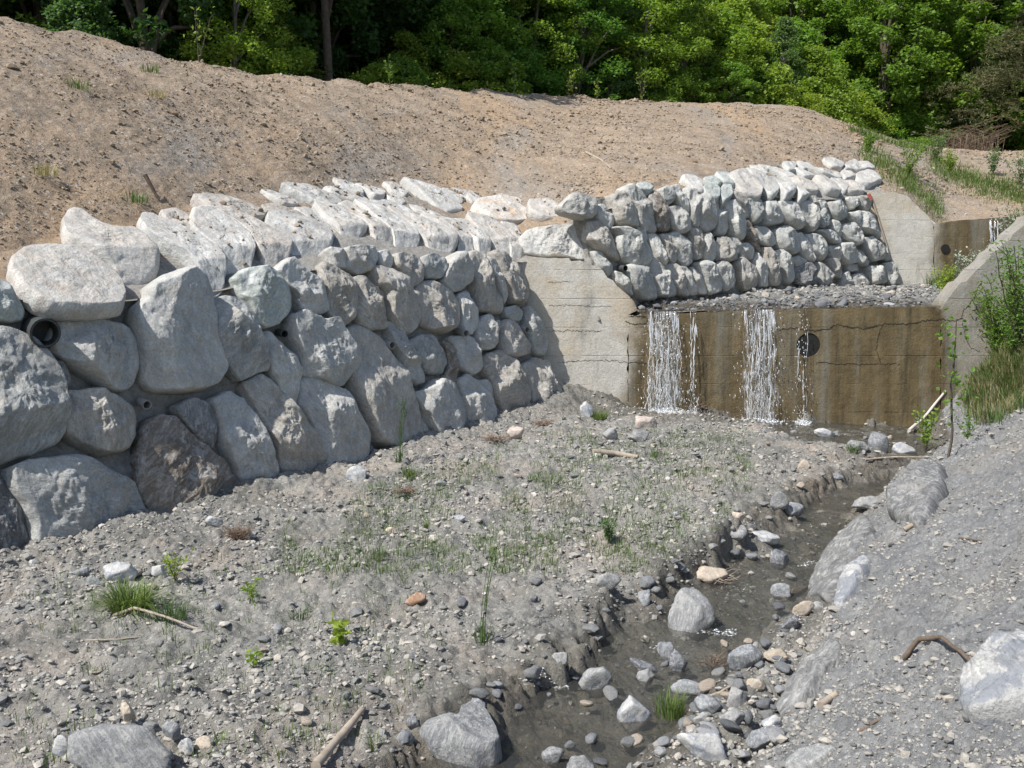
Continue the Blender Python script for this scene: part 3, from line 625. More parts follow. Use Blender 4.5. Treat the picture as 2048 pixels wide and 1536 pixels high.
NEAR_FACE = '''
B1 -20,560 0,564 17,576 34,600 46,624 41,641 20,643 0,638 -20,635
BL -60,680 0,663 30,668 62,688 88,718 108,760 120,805 124,850 115,880 80,897 30,912 0,922 -60,910
B4 267,621 290,604 297,580 325,559 369,542 390,556 403,580 414,628 417,672 437,713 441,740 420,764 396,778 349,781 301,775 284,757 273,689 263,648
B5 112,645 150,641 191,648 239,652 256,665 270,699 270,737 253,775 219,781 191,761 150,737 112,706 98,685
B6 106,723 126,723 140,754 137,775 116,778 106,757
B7 124,787 150,784 191,779 219,789 253,813 263,841 263,871 246,899 202,909 161,892 130,871 122,840
B8 415,604 448,597 478,604 496,634 499,662 513,703 525,737 513,744 472,761 455,740 434,703 420,662
C1 688,498 715,493 746,494 753,518 739,542 712,551 691,539
C1b 658,494 688,501 692,537 671,534
C2 753,505 773,499 784,518 780,539 763,539 755,522
C3 784,511 801,506 828,515 838,539 835,563 818,576 804,556 787,535
C4 838,518 862,508 883,522 886,542 873,559 852,558 842,539
C5 886,535 903,511 917,506 931,528 934,566 920,580 900,583 879,566
C6 931,511 948,505 968,522 978,559 999,604 999,624 978,624 955,621 948,587 937,552
C7 972,515 985,518 1006,556 1013,590 1006,607 999,590 982,552
C8 985,505 1006,505 1033,539 1054,587 1047,604 1023,607 1009,576 994,539
D1 465,559 492,539 526,535 550,556 567,590 567,617 550,645 519,657 499,638 492,610 472,583
D2 551,542 579,518 592,535 603,546 637,566 650,604 650,621 630,631 599,624 585,593 565,566
D3 635,539 647,528 674,539 695,556 697,580 702,604 698,638 681,655 654,634 650,593 640,566
D4 698,559 712,556 736,576 761,583 765,634 760,658 736,662 712,648 702,610
D5 739,539 773,542 797,559 814,590 832,628 828,655 814,665 790,662 770,628 763,587 746,573
D6 821,587 835,569 862,566 893,580 910,614 910,645 893,665 862,662 835,648 828,617
D7 910,593 931,583 944,617 948,655 934,672 917,658 914,624
D8 948,652 961,634 978,631 989,652 992,686 982,699 958,699 948,682
D9 1006,617 1030,612 1043,624 1040,641 1023,645 1009,634
D10 989,641 999,641 1002,662 994,665
D11 1002,645 1019,641 1040,665 1057,693 1050,710 1023,716 1002,710 996,682
D12 1047,614 1060,628 1078,658 1091,689 1088,710 1071,710 1060,689 1050,652
E1 516,672 533,665 550,682 574,703 595,744 595,785 584,812 560,798 543,761 526,720
E2 575,634 596,628 637,648 661,641 671,658 691,696 702,727 691,751 667,775 637,761 599,751 592,713 575,675
E3 686,675 705,654 739,671 763,688 784,719 804,764 821,808 835,853 832,887 808,900 773,894 743,880 726,842 705,801 691,753 698,716
E4 767,647 784,647 801,671 808,692 828,719 845,750 843,764 828,769 808,757 794,719 777,688
E5 811,685 835,671 862,671 879,699 890,726 879,747 862,750 842,740 828,712
E5b 878,682 903,692 910,726 910,767 900,777 885,752 892,726
E6 893,675 924,675 948,685 960,716 958,740 944,750 914,736 907,702
F1 -40,945 0,964 20,988 44,1022 51,1073 48,1097 20,1118 -40,1130
F2 14,943 55,926 150,916 178,933 212,957 246,964 270,991 287,1029 297,1053 294,1073 239,1088 185,1096 137,1106 89,1100 58,1091 51,1042 31,1005 17,977
F3 294,847 321,837 352,844 373,868 403,899 441,933 472,970 484,998 482,1015 458,1036 403,1054 342,1066 301,1062 290,1015 273,981 273,919 287,871
F4 342,817 376,798 403,806 420,834 431,871 420,899 403,892 383,871 362,847
F5 415,806 455,789 478,806 496,844 516,882 537,933 554,981 550,996 530,1014 496,1001 475,964 455,926 434,882 427,844
F6 485,772 513,755 537,765 560,796 578,827 608,865 632,906 637,929 625,950 581,966 557,957 547,926 533,885 513,844 492,803
F7 599,764 623,757 654,770 678,788 695,822 712,856 722,880 719,911 702,930 657,942 638,935 637,905 616,856 605,835 590,812
F8 821,788 845,784 862,764 886,764 907,788 924,818 926,849 927,873 917,889 883,889 862,863 838,829
F9 910,764 931,753 951,767 972,798 978,822 975,853 955,866 931,873 927,839 917,798
F10 951,760 968,760 982,777 982,794 968,791 955,774
F11 961,719 978,709 992,702 1013,716 1033,740 1047,774 1043,805 1026,832 1006,837 996,815 982,788 978,764 965,743
F12 1040,733 1064,719 1088,726 1101,750 1125,781 1136,808 1115,826 1088,836 1067,824 1050,791 1043,760
F13 975,822 989,815 999,842 992,856 978,856
F14 833,839 845,835 855,859 852,885 835,884
F15 722,887 736,887 753,921 746,930 722,926
F16 1033,825 1060,822 1067,842 1037,850
'''
NEAR_CAP = '''
B2 20,532 44,515 113,510 154,515 191,535 219,556 239,575 248,597 239,616 191,621 103,621 68,610 34,583 17,559
B3 126,460 143,438 161,438 185,460 219,481 260,481 284,501 308,528 308,542 280,556 239,556 219,539 178,522 137,501 131,484
B9 279,467 287,450 308,452 342,470 383,491 427,518 440,539 443,562 428,576 408,572 397,558 388,542 369,528 328,508 294,487
B10 314,433 345,426 373,440 383,464 376,481 349,460 325,446
B11 379,446 420,441 455,457 485,481 502,511 496,539 458,546 434,522 420,508 386,484
B12 386,417 424,419 478,450 533,477 574,501 567,525 550,546 526,528 506,511 492,487 461,464 417,440
B13 533,446 564,443 608,453 646,470 656,498 649,511 615,522 595,525 574,505 560,491 533,474
B14 396,399 444,402 496,419 533,433 523,443 485,450 444,433
B15 519,419 547,416 581,433 615,446 650,467 620,458 580,449 547,440
B16 581,426 615,426 649,453 673,477 670,491 653,491 642,470 608,446
B17 623,426 664,426 705,440 732,457 729,470 712,487 685,487 671,467 644,446
B18 519,385 544,387 579,402 596,416 568,416 538,402
B19 558,378 606,378 644,392 681,409 678,419 647,423 613,409 579,392
B20 644,382 678,385 719,399 736,409 726,414 691,405 661,395
B21 661,362 691,369 722,385 726,394 691,387
B22 705,373 739,375 770,388 767,400 746,400 726,388
B23 763,369 790,373 818,390 808,399 780,388
B24 770,392 801,399 811,411 801,416 773,404
B25 674,423 691,416 719,429 760,464 784,484 777,498 756,498 739,481 712,457 678,433
B26 705,419 739,423 784,450 821,474 832,491 821,508 790,498 767,470 736,450
B27 773,433 808,446 842,460 893,481 908,494 893,508 876,511 845,491 821,470 790,450
B28 838,443 876,450 920,467 944,487 941,505 917,506 907,487 876,467
B29 732,410 767,410 808,423 828,436 808,443 773,428
B30 797,368 828,375 869,388 910,409 924,423 896,428 869,416 835,395
B31 876,385 910,385 936,392 918,416 903,404
B31b 934,388 952,388 972,402 945,410 930,400
B32 941,419 955,409 1006,400 1033,405 1064,433 1060,446 1033,453 996,453 972,446 948,429
B33 1054,409 1088,405 1122,419 1136,433 1125,443 1088,440 1060,426
B36 903,450 931,453 958,474 978,505 968,515 944,498 924,474
B37 927,446 965,450 1002,474 1026,501 1023,515 992,505 961,484
B38 992,457 1019,460 1033,481 1047,515 1043,525 1026,523 1009,494
B39 934,426 958,426 968,440 944,443
B40 814,412 845,423 886,440 893,452 859,443 828,426
'''
FAR_FACE = '''
1 1180,444 1199,439 1216,461 1230,492 1238,519 1226,516 1199,495 1180,478
2 1191,502 1206,499 1223,523 1230,543 1220,550 1203,536
3 1192,417 1209,406 1230,427 1230,451 1216,458 1196,437
4 1223,458 1250,458 1271,475 1285,495 1295,516 1285,536 1264,533 1244,519 1233,492 1237,471
5 1220,393 1244,386 1261,403 1267,434 1271,454 1250,454 1233,444 1226,417
6 1245,379 1261,371 1274,379 1291,406 1302,437 1305,465 1285,461 1271,444 1261,410
7 1297,393 1312,386 1326,410 1336,444 1332,461 1312,459 1305,430
8 1271,454 1285,458 1291,485 1285,499 1274,475
9 1291,471 1308,470 1326,499 1332,519 1322,533 1305,519 1297,495
10 1319,471 1336,468 1346,492 1351,519 1344,528 1334,523 1326,495
11 1336,471 1353,465 1370,482 1380,512 1380,526 1367,533 1351,519 1346,492
12 1332,417 1353,413 1367,427 1373,447 1373,465 1353,468 1339,451
13 1319,379 1336,372 1344,389 1343,406 1329,412 1322,396
14 1336,376 1353,371 1363,386 1370,410 1370,430 1356,413 1346,396
15 1370,379 1387,379 1394,400 1397,434 1394,454 1380,451 1373,424
16 1390,400 1408,389 1421,406 1425,437 1425,458 1408,465 1397,451
17 1418,400 1435,403 1445,427 1452,454 1445,471 1432,468 1425,434
18 1442,406 1462,403 1476,420 1483,444 1486,471 1476,482 1462,471 1452,444
19 1377,458 1397,458 1404,482 1401,516 1387,519 1380,492
20 1404,471 1414,468 1425,492 1428,516 1418,526 1404,516
21 1423,478 1449,477 1462,499 1466,519 1449,526 1432,519 1425,499
22 1455,478 1473,475 1479,499 1473,509 1462,499
23 1479,488 1496,487 1503,506 1500,519 1483,516 1476,499
24 1483,441 1496,444 1507,471 1517,499 1517,506 1500,485 1486,461
25 1228,543 1244,547 1257,570 1264,591 1250,584 1233,564
26 1250,533 1278,536 1298,550 1307,574 1308,598 1285,598 1264,581 1254,557
27 1291,533 1305,516 1322,533 1336,560 1346,581 1346,591 1312,594 1305,567
28 1326,533 1346,526 1363,553 1373,581 1373,593 1353,588 1339,564
29 1353,533 1370,536 1387,560 1390,591 1373,588 1363,553
30 1377,536 1394,547 1409,577 1409,588 1394,588 1384,564
31 1387,529 1408,523 1425,543 1438,570 1437,584 1414,588 1404,564
32 1425,533 1442,523 1459,540 1467,560 1459,577 1445,584 1437,564
33 1466,526 1483,516 1500,536 1510,560 1507,574 1486,581 1476,560
34 1505,516 1514,506 1524,533 1532,564 1527,574 1514,574 1507,543
35 1520,499 1534,499 1548,526 1556,553 1555,570 1537,570 1529,543
36 1544,506 1561,502 1578,526 1585,553 1578,567 1568,564 1558,533
37 1462,386 1476,386 1490,406 1496,434 1486,437 1473,413
38 1486,400 1510,400 1524,420 1517,444 1503,449 1493,427
39 1508,454 1527,454 1544,471 1548,488 1537,494 1517,485
40 1524,406 1548,403 1561,427 1561,447 1531,451 1524,430
41 1551,406 1578,405 1599,427 1602,447 1589,461 1568,447 1558,427
42 1548,461 1568,453 1589,475 1596,502 1578,509 1558,499 1551,482
43 1596,406 1616,403 1630,430 1633,454 1619,465 1602,444
44 1585,471 1599,466 1616,499 1623,526 1609,519 1596,499
45 1606,471 1626,471 1647,492 1650,512 1637,523 1619,506
46 1616,393 1630,393 1637,413 1630,420 1619,410
47 1637,400 1650,403 1654,417 1640,417
48 1630,430 1647,417 1657,434 1654,451 1640,458 1631,444
49 1657,406 1678,403 1691,420 1688,434 1674,444 1660,427
50 1633,461 1654,461 1678,478 1678,488 1660,485
51 1660,441 1671,444 1681,468 1678,478 1664,461
52 1681,451 1702,447 1719,468 1722,485 1708,492 1688,475
53 1695,427 1722,424 1743,444 1756,471 1753,478 1729,465 1708,447
54 1691,396 1712,393 1715,410 1702,420
55 1715,393 1732,393 1736,410 1732,424 1719,413
56 1654,492 1671,492 1678,512 1674,526 1660,516
57 1674,488 1695,488 1715,512 1712,526 1691,529 1678,512
58 1708,499 1722,506 1732,523 1729,533 1712,529
59 1725,478 1746,475 1760,499 1760,519 1743,523 1732,502
60 1756,485 1770,499 1780,519 1773,523 1763,516
61 1585,540 1613,526 1626,547 1630,567 1609,574 1592,564
62 1578,516 1596,512 1613,523 1592,536
63 1630,526 1643,533 1660,553 1660,570 1640,574 1633,550
64 1654,519 1667,519 1681,547 1678,557 1664,553
65 1681,553 1695,543 1702,564 1698,574 1684,574
66 1695,529 1712,529 1715,543 1698,543
67 1705,550 1722,547 1736,567 1732,574 1708,574
68 1736,533 1756,533 1766,550 1770,567 1743,570
69 1766,529 1780,526 1790,550 1795,570 1777,570
B34 1126,410 1151,386 1189,393 1192,427 1179,437 1134,424
'''
FAR_CAP = '''
70 1271,372 1291,369 1305,379 1298,386 1278,383
71 1360,359 1384,355 1401,369 1404,386 1387,379
72 1404,362 1428,355 1442,369 1428,376
73 1404,379 1425,372 1438,386 1435,400 1411,393
74 1442,376 1459,376 1462,393 1449,403 1438,393
75 1428,352 1455,352 1469,365 1466,376 1442,369
76 1455,359 1483,348 1503,362 1520,383 1517,396 1490,389 1473,379
77 1486,347 1510,348 1541,365 1555,383 1541,393 1520,379
78 1534,359 1558,359 1578,372 1589,386 1568,398 1558,383
79 1496,336 1517,338 1534,352 1524,355
80 1531,338 1558,342 1585,355 1592,362 1572,360
81 1514,331 1531,335 1555,342 1537,342
82 1560,359 1592,362 1626,372 1633,386 1613,383
83 1561,331 1589,328 1589,345 1575,345
84 1589,328 1613,331 1626,338 1606,342
85 1585,342 1613,345 1630,355 1609,357
86 1606,338 1640,345 1674,348 1681,359 1647,355
87 1623,362 1647,357 1667,372 1678,389 1654,386 1637,376
88 1657,362 1681,362 1695,379 1688,386 1671,372
89 1643,324 1660,321 1684,331 1681,340 1660,336
90 1688,331 1708,323 1715,328 1695,338
91 1688,342 1715,330 1736,331 1746,345 1715,345
92 1681,345 1702,345 1708,359 1688,362
93 1708,355 1732,348 1749,355 1760,369 1736,376 1715,369
94 1678,369 1702,369 1725,379 1722,389 1695,386
95 1589,379 1606,376 1616,393 1599,400
'''
WING_STONE = '''
B35 1040,470 1054,457 1108,448 1149,446 1173,457 1187,491 1184,515 1149,515 1095,508 1054,505 1042,491
'''
def outlines(s):
    for l in s.strip().splitlines():
        w = l.split(); yield w[0], [tuple(float(v) for v in q.split(',')) for q in w[1:]]
MATS = {'F3': M_brown, 'F1': M_dark, 'F4': M_dark, 'F15': M_dark, 'B6': M_dark, 'F13': M_dark, 'E5b': M_brown, 'B1': M_green, 'D1': M_green, 'D2': M_boulder, 'D3': M_tan, 'C6': M_tan, 'F6': M_tan,
        'D6': M_tan, 'F12': M_tan, 'D11': M_tan, 'D4': M_tan, 'BL': M_boulder, 'B32': M_orange, 'B14': M_tan, 'B15': M_tan, '24': M_brown, '7': M_brown, '5': M_tan, '35': M_tan, '33': M_tan, '61': M_dark, '21': M_tan, '72': M_green, '73': M_green, '74': M_green, '70': M_green, '75': M_green}
near_wall = tag(empty('boulder_wall', tuple(nA)), 'large battered boulder wall set in mortar, running from the left foreground to the lower weir', 'retaining wall')
far_wall = tag(empty('boulder_wall', tuple(fA)), 'smaller-looking boulder wall between the two concrete weirs, set in mortar above the lower falls', 'retaining wall')
def reparent(o, p):
    o.parent = p; o.location = Vector(o.location) - Vector(p.location)
mortar_sheet('mortar', [(-420, 596), (0, 596), (240, 600), (440, 580), (600, 545), (760, 522), (880, 522), (960, 525), (1038, 520)],
             [(-420, 1260), (0, 1160), (300, 1100), (560, 1040), (800, 950), (1000, 868), (1139, 826)], nA, nN, None, -0.11).name = 'mortar'
reparent(bpy.data.objects['mortar'], near_wall)
for i, (k, pix) in enumerate(outlines(NEAR_FACE)):
    m = MATS.get(k, M_tan if (i * 7) % 5 == 0 else M_boulder)
    reparent(boulder('boulder', pix, nA, nN, m, None, thick=1.25, seed=i + 1, grow=1.07), near_wall)
CRUMBS = []
FRONT = ('B3', 'B9', 'B11', 'B12', 'B13', 'B17', 'B25', 'B26', 'B27', 'B28', 'B36', 'B37', 'B38')
for i, (k, pix) in enumerate(outlines(NEAR_CAP)):
    m = MATS.get(k, M_pale)
    cp, cn = ncP, ncN
    if k in ('B32', 'B33', 'B39', 'B31b'):            # these lie on the slope at the wall's far end
        cc = np.mean(pix, axis=0); hp, hn_ = hit_bvh(bvh_earth, *cc); cp = np.array(hp); cn = unit(np.array([0.25, -0.45, 0.85]))
    o = boulder('capstone', pix, cp, cn, m, None, thick=0.62, seed=i + 101, depth=0.22, grow=1.10 if k in FRONT else 1.04, lift=0.10 if k in FRONT else 0.03, flat=20.0, plank=True, nose=0.25 if k in FRONT else 0.0); reparent(o, near_wall)
    if i > 1:
        for q in rng.integers(1, int(len(o.data.vertices) * 0.75), int(rng.integers(3, 12))): CRUMBS.append(np.array(o.data.vertices[int(q)].co) + np.array(o.location) + np.array(near_wall.location))
for k, pix in outlines(WING_STONE):
    reparent(boulder('capstone', pix, wgP, wgN, M_pale, None, thick=1.0, seed=188, depth=0.4, lift=-0.17), near_wall)
PIPES = [(75, 664, 0.165, 0.40, M_pipe_black, True, 'drain pipe'), (281, 808, 0.055, 0.26, M_pipe_grey, False, ''), (557, 668, 0.055, 0.2, M_pipe_black, False, ''), (771, 690, 0.06, 0.26, M_pipe_grey, False, ''), (917, 666, 0.06, 0.30, M_pipe_grey, False, ''), (1043, 660, 0.06, 0.2, M_pipe_grey, False, '')]
for px, py, r, L, m, ribs, _ in PIPES:
    reparent(pipe('drain_pipe', px, py, nA, nN, r, L, (0.62, -0.74, -0.08), None, m, ribs), near_wall)
mo = mortar_sheet('mortar', [(1172, 412), (1200, 395), (1250, 386), (1380, 372), (1480, 388), (1600, 394), (1743, 390)], [(1205, 640), (1270, 618), (1400, 612), (1530, 606), (1660, 598), (1800, 588)], fA, fN, None, -0.13)
reparent(mo, far_wall)
for i, (k, pix) in enumerate(outlines(FAR_FACE)):
    m = MATS.get(k, M_tan if (i * 5) % 9 == 0 else M_far)
    reparent(boulder('boulder', pix, fA, fN, m, None, thick=1.6, seed=i + 201, depth=0.35, flat=6.0, grow=1.10, lift=-0.12 if np.mean(pix, axis=0)[0] < 1232 else 0.0), far_wall)
for i, (k, pix) in enumerate(outlines(FAR_CAP)):
    reparent(boulder('capstone', pix, fcP, fcN, MATS.get(k, M_pale), None, thick=0.7, seed=i + 301, depth=0.25, grow=1.12, lift=0.03, flat=12.0, plank=True), far_wall)
for px, py in ((1419, 478), (1240, 537)):
    reparent(pipe('drain_pipe', px, py, fA, fN, 0.06, 0.2, (0.6, -0.8, -0.05), None, M_pipe_black), far_wall)

# ------------------------------------------------------------------ concrete weirs
def slab(name, pix, yf, thick, mat, parent, jit=0.018, seed=0, step=0.12, zlo=None):
    """upright concrete slab: outline given on its front face, extruded backwards, edges slightly worn"""
    P = np.array([ray(x, y)[[0, 2]] * yf for x, y in pix])
    if zlo is not None: P[P[:, 1] < zlo + 0.3, 1] = zlo
    n = max(8, int(np.sum(np.hypot(*np.diff(np.vstack([P, P[:1]]), axis=0).T)) / step)); r = np.random.default_rng(seed)
    C = np.vstack([P, P[:1]]); pts = []
    for a, b in zip(C[:-1], C[1:]):
        k = max(1, int(np.hypot(*(b - a)) / step)); pts += [a + (b - a) * i / k for i in range(k)]
    Q = np.array(pts); Q = Q + r.normal(0, jit, Q.shape)
    n = len(Q); c = Q.mean(0)
    V = np.vstack([np.stack([Q[:, 0], np.full(n, yf), Q[:, 1]], -1), np.stack([Q[:, 0], np.full(n, yf + thick), Q[:, 1]], -1)])
    import bmesh
    bm = bmesh.new(); vs_ = [bm.verts.new(v) for v in V]
    f1 = bm.faces.new(vs_[:n]); f2 = bm.faces.new(vs_[n:][::-1])
    for i in range(n): bm.faces.new((vs_[i], vs_[n + i], vs_[n + (i + 1) % n], vs_[(i + 1) % n]))
    bmesh.ops.recalc_face_normals(bm, faces=bm.faces)
    bmesh.ops.triangulate(bm, faces=[f for f in bm.faces if len(f.verts) > 4])
    me = bpy.data.meshes.new(name); bm.to_mesh(me); bm.free(); me.materials.append(mat)
    return link(name, me, parent)
M_conc1 = mat_concrete('weir_concrete', 2.24, 8.45, 0, -0.7)
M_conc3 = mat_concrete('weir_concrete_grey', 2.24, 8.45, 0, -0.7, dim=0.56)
M_conc2 = mat_concrete('weir_concrete_upper', 10.78, 30.0, 0, 1.2, 0.42)
weir = tag(empty('concrete_weir'), 'lower concrete weir with brown wet spillway and two pale wing walls', 'weir')
BOT = 980
slab('wing_wall', [(985, 516), (1040, 517), (1110, 515), (1160, 520), (1195, 534), (1236, 570), (1268, 602), (1274, 622), (1256, 628), (1256, BOT), (985, BOT)], YD, 0.75, M_conc1, weir, seed=1)
sp = slab('spillway', [(1257, 629), (1300, 629), (1500, 622), (1700, 616), (1880, 613), (1880, BOT), (1257, BOT)], YD + 0.003, 0.7, M_conc1, weir, 0.008, 2)
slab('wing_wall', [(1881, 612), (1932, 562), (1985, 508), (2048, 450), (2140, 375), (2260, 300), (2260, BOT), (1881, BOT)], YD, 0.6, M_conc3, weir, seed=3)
# drain opening: a real hole cut through the spillway, with a dark back
hc = ray(1617, 690) * YD
cyl = MB(); a_ = np.linspace(-0.2, 0.5, 2); cyl.tube(np.stack([np.full(2, hc[0]), YD + a_, np.full(2, hc[2])], -1), 0.235, 28)
co = cyl.build('cutter', M_hole); md = sp.modifiers.new('hole', 'BOOLEAN'); md.object = co; md.operation = 'DIFFERENCE'; md.solver = 'EXACT'
dg = bpy.context.evaluated_depsgraph_get(); me2 = bpy.data.meshes.new_from_object(sp.evaluated_get(dg)); sp.modifiers.clear(); sp.data = me2; bpy.data.objects.remove(co)
ho = MB(); tt = np.linspace(0.02, 0.66, 6); ho.tube(np.stack([np.full(6, hc[0]), YD + tt, np.full(6, hc[2])], -1)[::-1], 0.233, 28); ho.build('drain_hole', M_hole, weir)
bp = [(1590, 694), (1598, 688), (1612, 683), (1630, 686), (1643, 696), (1641, 708), (1630, 716), (1612, 718), (1596, 710)]
boulder('silt_plug', bp, np.array([0, YD + 0.14, 0.0]), np.array([0.0, -1.0, 0.0]), M_dark, weir, thick=0.35, depth=0.2, seed=77)
def crack(pix, yf, w, parent, seed, thick=0.004):
    r = np.random.default_rng(seed); P = interp_pts([ray(x, y) * yf for x, y in pix], max(12, len(pix) * 9))
    P[:, 2] += r.normal(0, 0.012, len(P)); P[:, 0] += r.normal(0, 0.008, len(P)); ww = 0.42 * w * (0.2 + np.abs(r.normal(0.4, 0.4, len(P)))); ww[0] = ww[-1] = 0.002
    T = np.gradient(P, axis=0); nn = np.stack([-T[:, 2], 0 * T[:, 0], T[:, 0]], -1); nn /= np.linalg.norm(nn, axis=1, keepdims=True) + 1e-9
    A, B = P + nn * ww[:, None] / 2, P - nn * ww[:, None] / 2; fr = np.array([0, -thick, 0]); bk = np.array([0, 0.02, 0])
    V = np.stack([A + bk, A + fr, B + fr, B + bk], 1).reshape(-1, 3)
    mb = MB(); mb.add(V, np.concatenate([grid_faces(len(P), 4)]));  return mb.build('crack', M_crack, parent, False)
z8 = lambda *p: [(1500 + x / 3.737, 500 + y / 3.737) for x, y in p]
z7 = lambda *p: [(1000 + x / 3.413, 480 + y / 3.413) for x, y in p]
crack(z8((210, 595), (330, 582), (480, 602), (600, 582), (650, 552), (720, 572), (860, 590), (930, 570), (1000, 547), (1150, 552), (1250, 540), (1330, 525), (1450, 520), (1530, 530), (1590, 512)), YD, 0.05, weir, 5)
crack(z8((1740, 240), (1700, 280), (1690, 330), (1645, 400), (1590, 460), (1585, 510)), YD, 0.04, weir, 6)
crack(z8((1585, 540), (1610, 640), (1640, 720), (1720, 760)), YD, 0.03, weir, 7)
crack(z7((385, 830), (500, 832), (620, 820), (740, 822), (860, 832), (1000, 838)), YD, 0.028, weir, 8)
crack(z7((330, 625), (400, 620), (520, 622), (690, 618)), YD, 0.024, weir, 9)
crack(z7((880, 520), (980, 518), (1010, 530), (1000, 570), (900, 575), (850, 550)), YD, 0.04, weir, 10)
crack(z7((330, 450), (450, 445), (640, 450), (760, 455)), YD, 0.018, weir, 11)
crack(z7((330, 290), (430, 285), (500, 283)), YD, 0.018, weir, 12)
crack(z7((470, 1040), (540, 1030), (640, 1050)), YD, 0.028, weir, 14)
crack(z8((990, 560), (960, 640), (940, 740), (980, 850)), YD, 0.02, weir, 15)
crack(z8((500, 840), (640, 850), (900, 852), (1120, 850)), YD, 0.02, weir, 16)
weir2 = tag(empty('concrete_weir'), 'upper concrete weir with stained wing wall and dark drain hole at far right', 'weir')
slab('wing_wall', [(1735, 386), (1800, 385), (1835, 412), (1868, 446), (1868, 640), (1735, 640)], Y2, 0.7, M_conc2, weir2, seed=21)
slab('spillway', [(1869, 447), (1930, 440), (2005, 434), (2120, 428), (2120, 640), (1869, 640)], Y2 + 0.004, 0.7, M_conc2, weir2, 0.008, seed=22)
h2 = ray(1890, 497) * Y2
ho = MB(); ho.tube(np.array([[h2[0], Y2 - 0.03, h2[2]], [h2[0], Y2 + 0.1, h2[2]]]), 0.11, 20); ho.build('drain_hole', M_hole, weir2)
tb = MB(); tb.tube(interp_pts([ray(1742, 392) * (Y2 - 0.05), ray(1770, 480) * (Y2 - 0.05), ray(1797, 572) * (Y2 - 0.05)], 12), 0.028, 8); tb.build('edge_pipe', M_wood, weir2)
rd = MB(); rd.tube(np.array([ray(1737, 388) * (Y2 - 0.07), ray(1742, 401) * (Y2 - 0.07)]), 0.05, 10); rd.build('paint_mark', M_red, weir2)

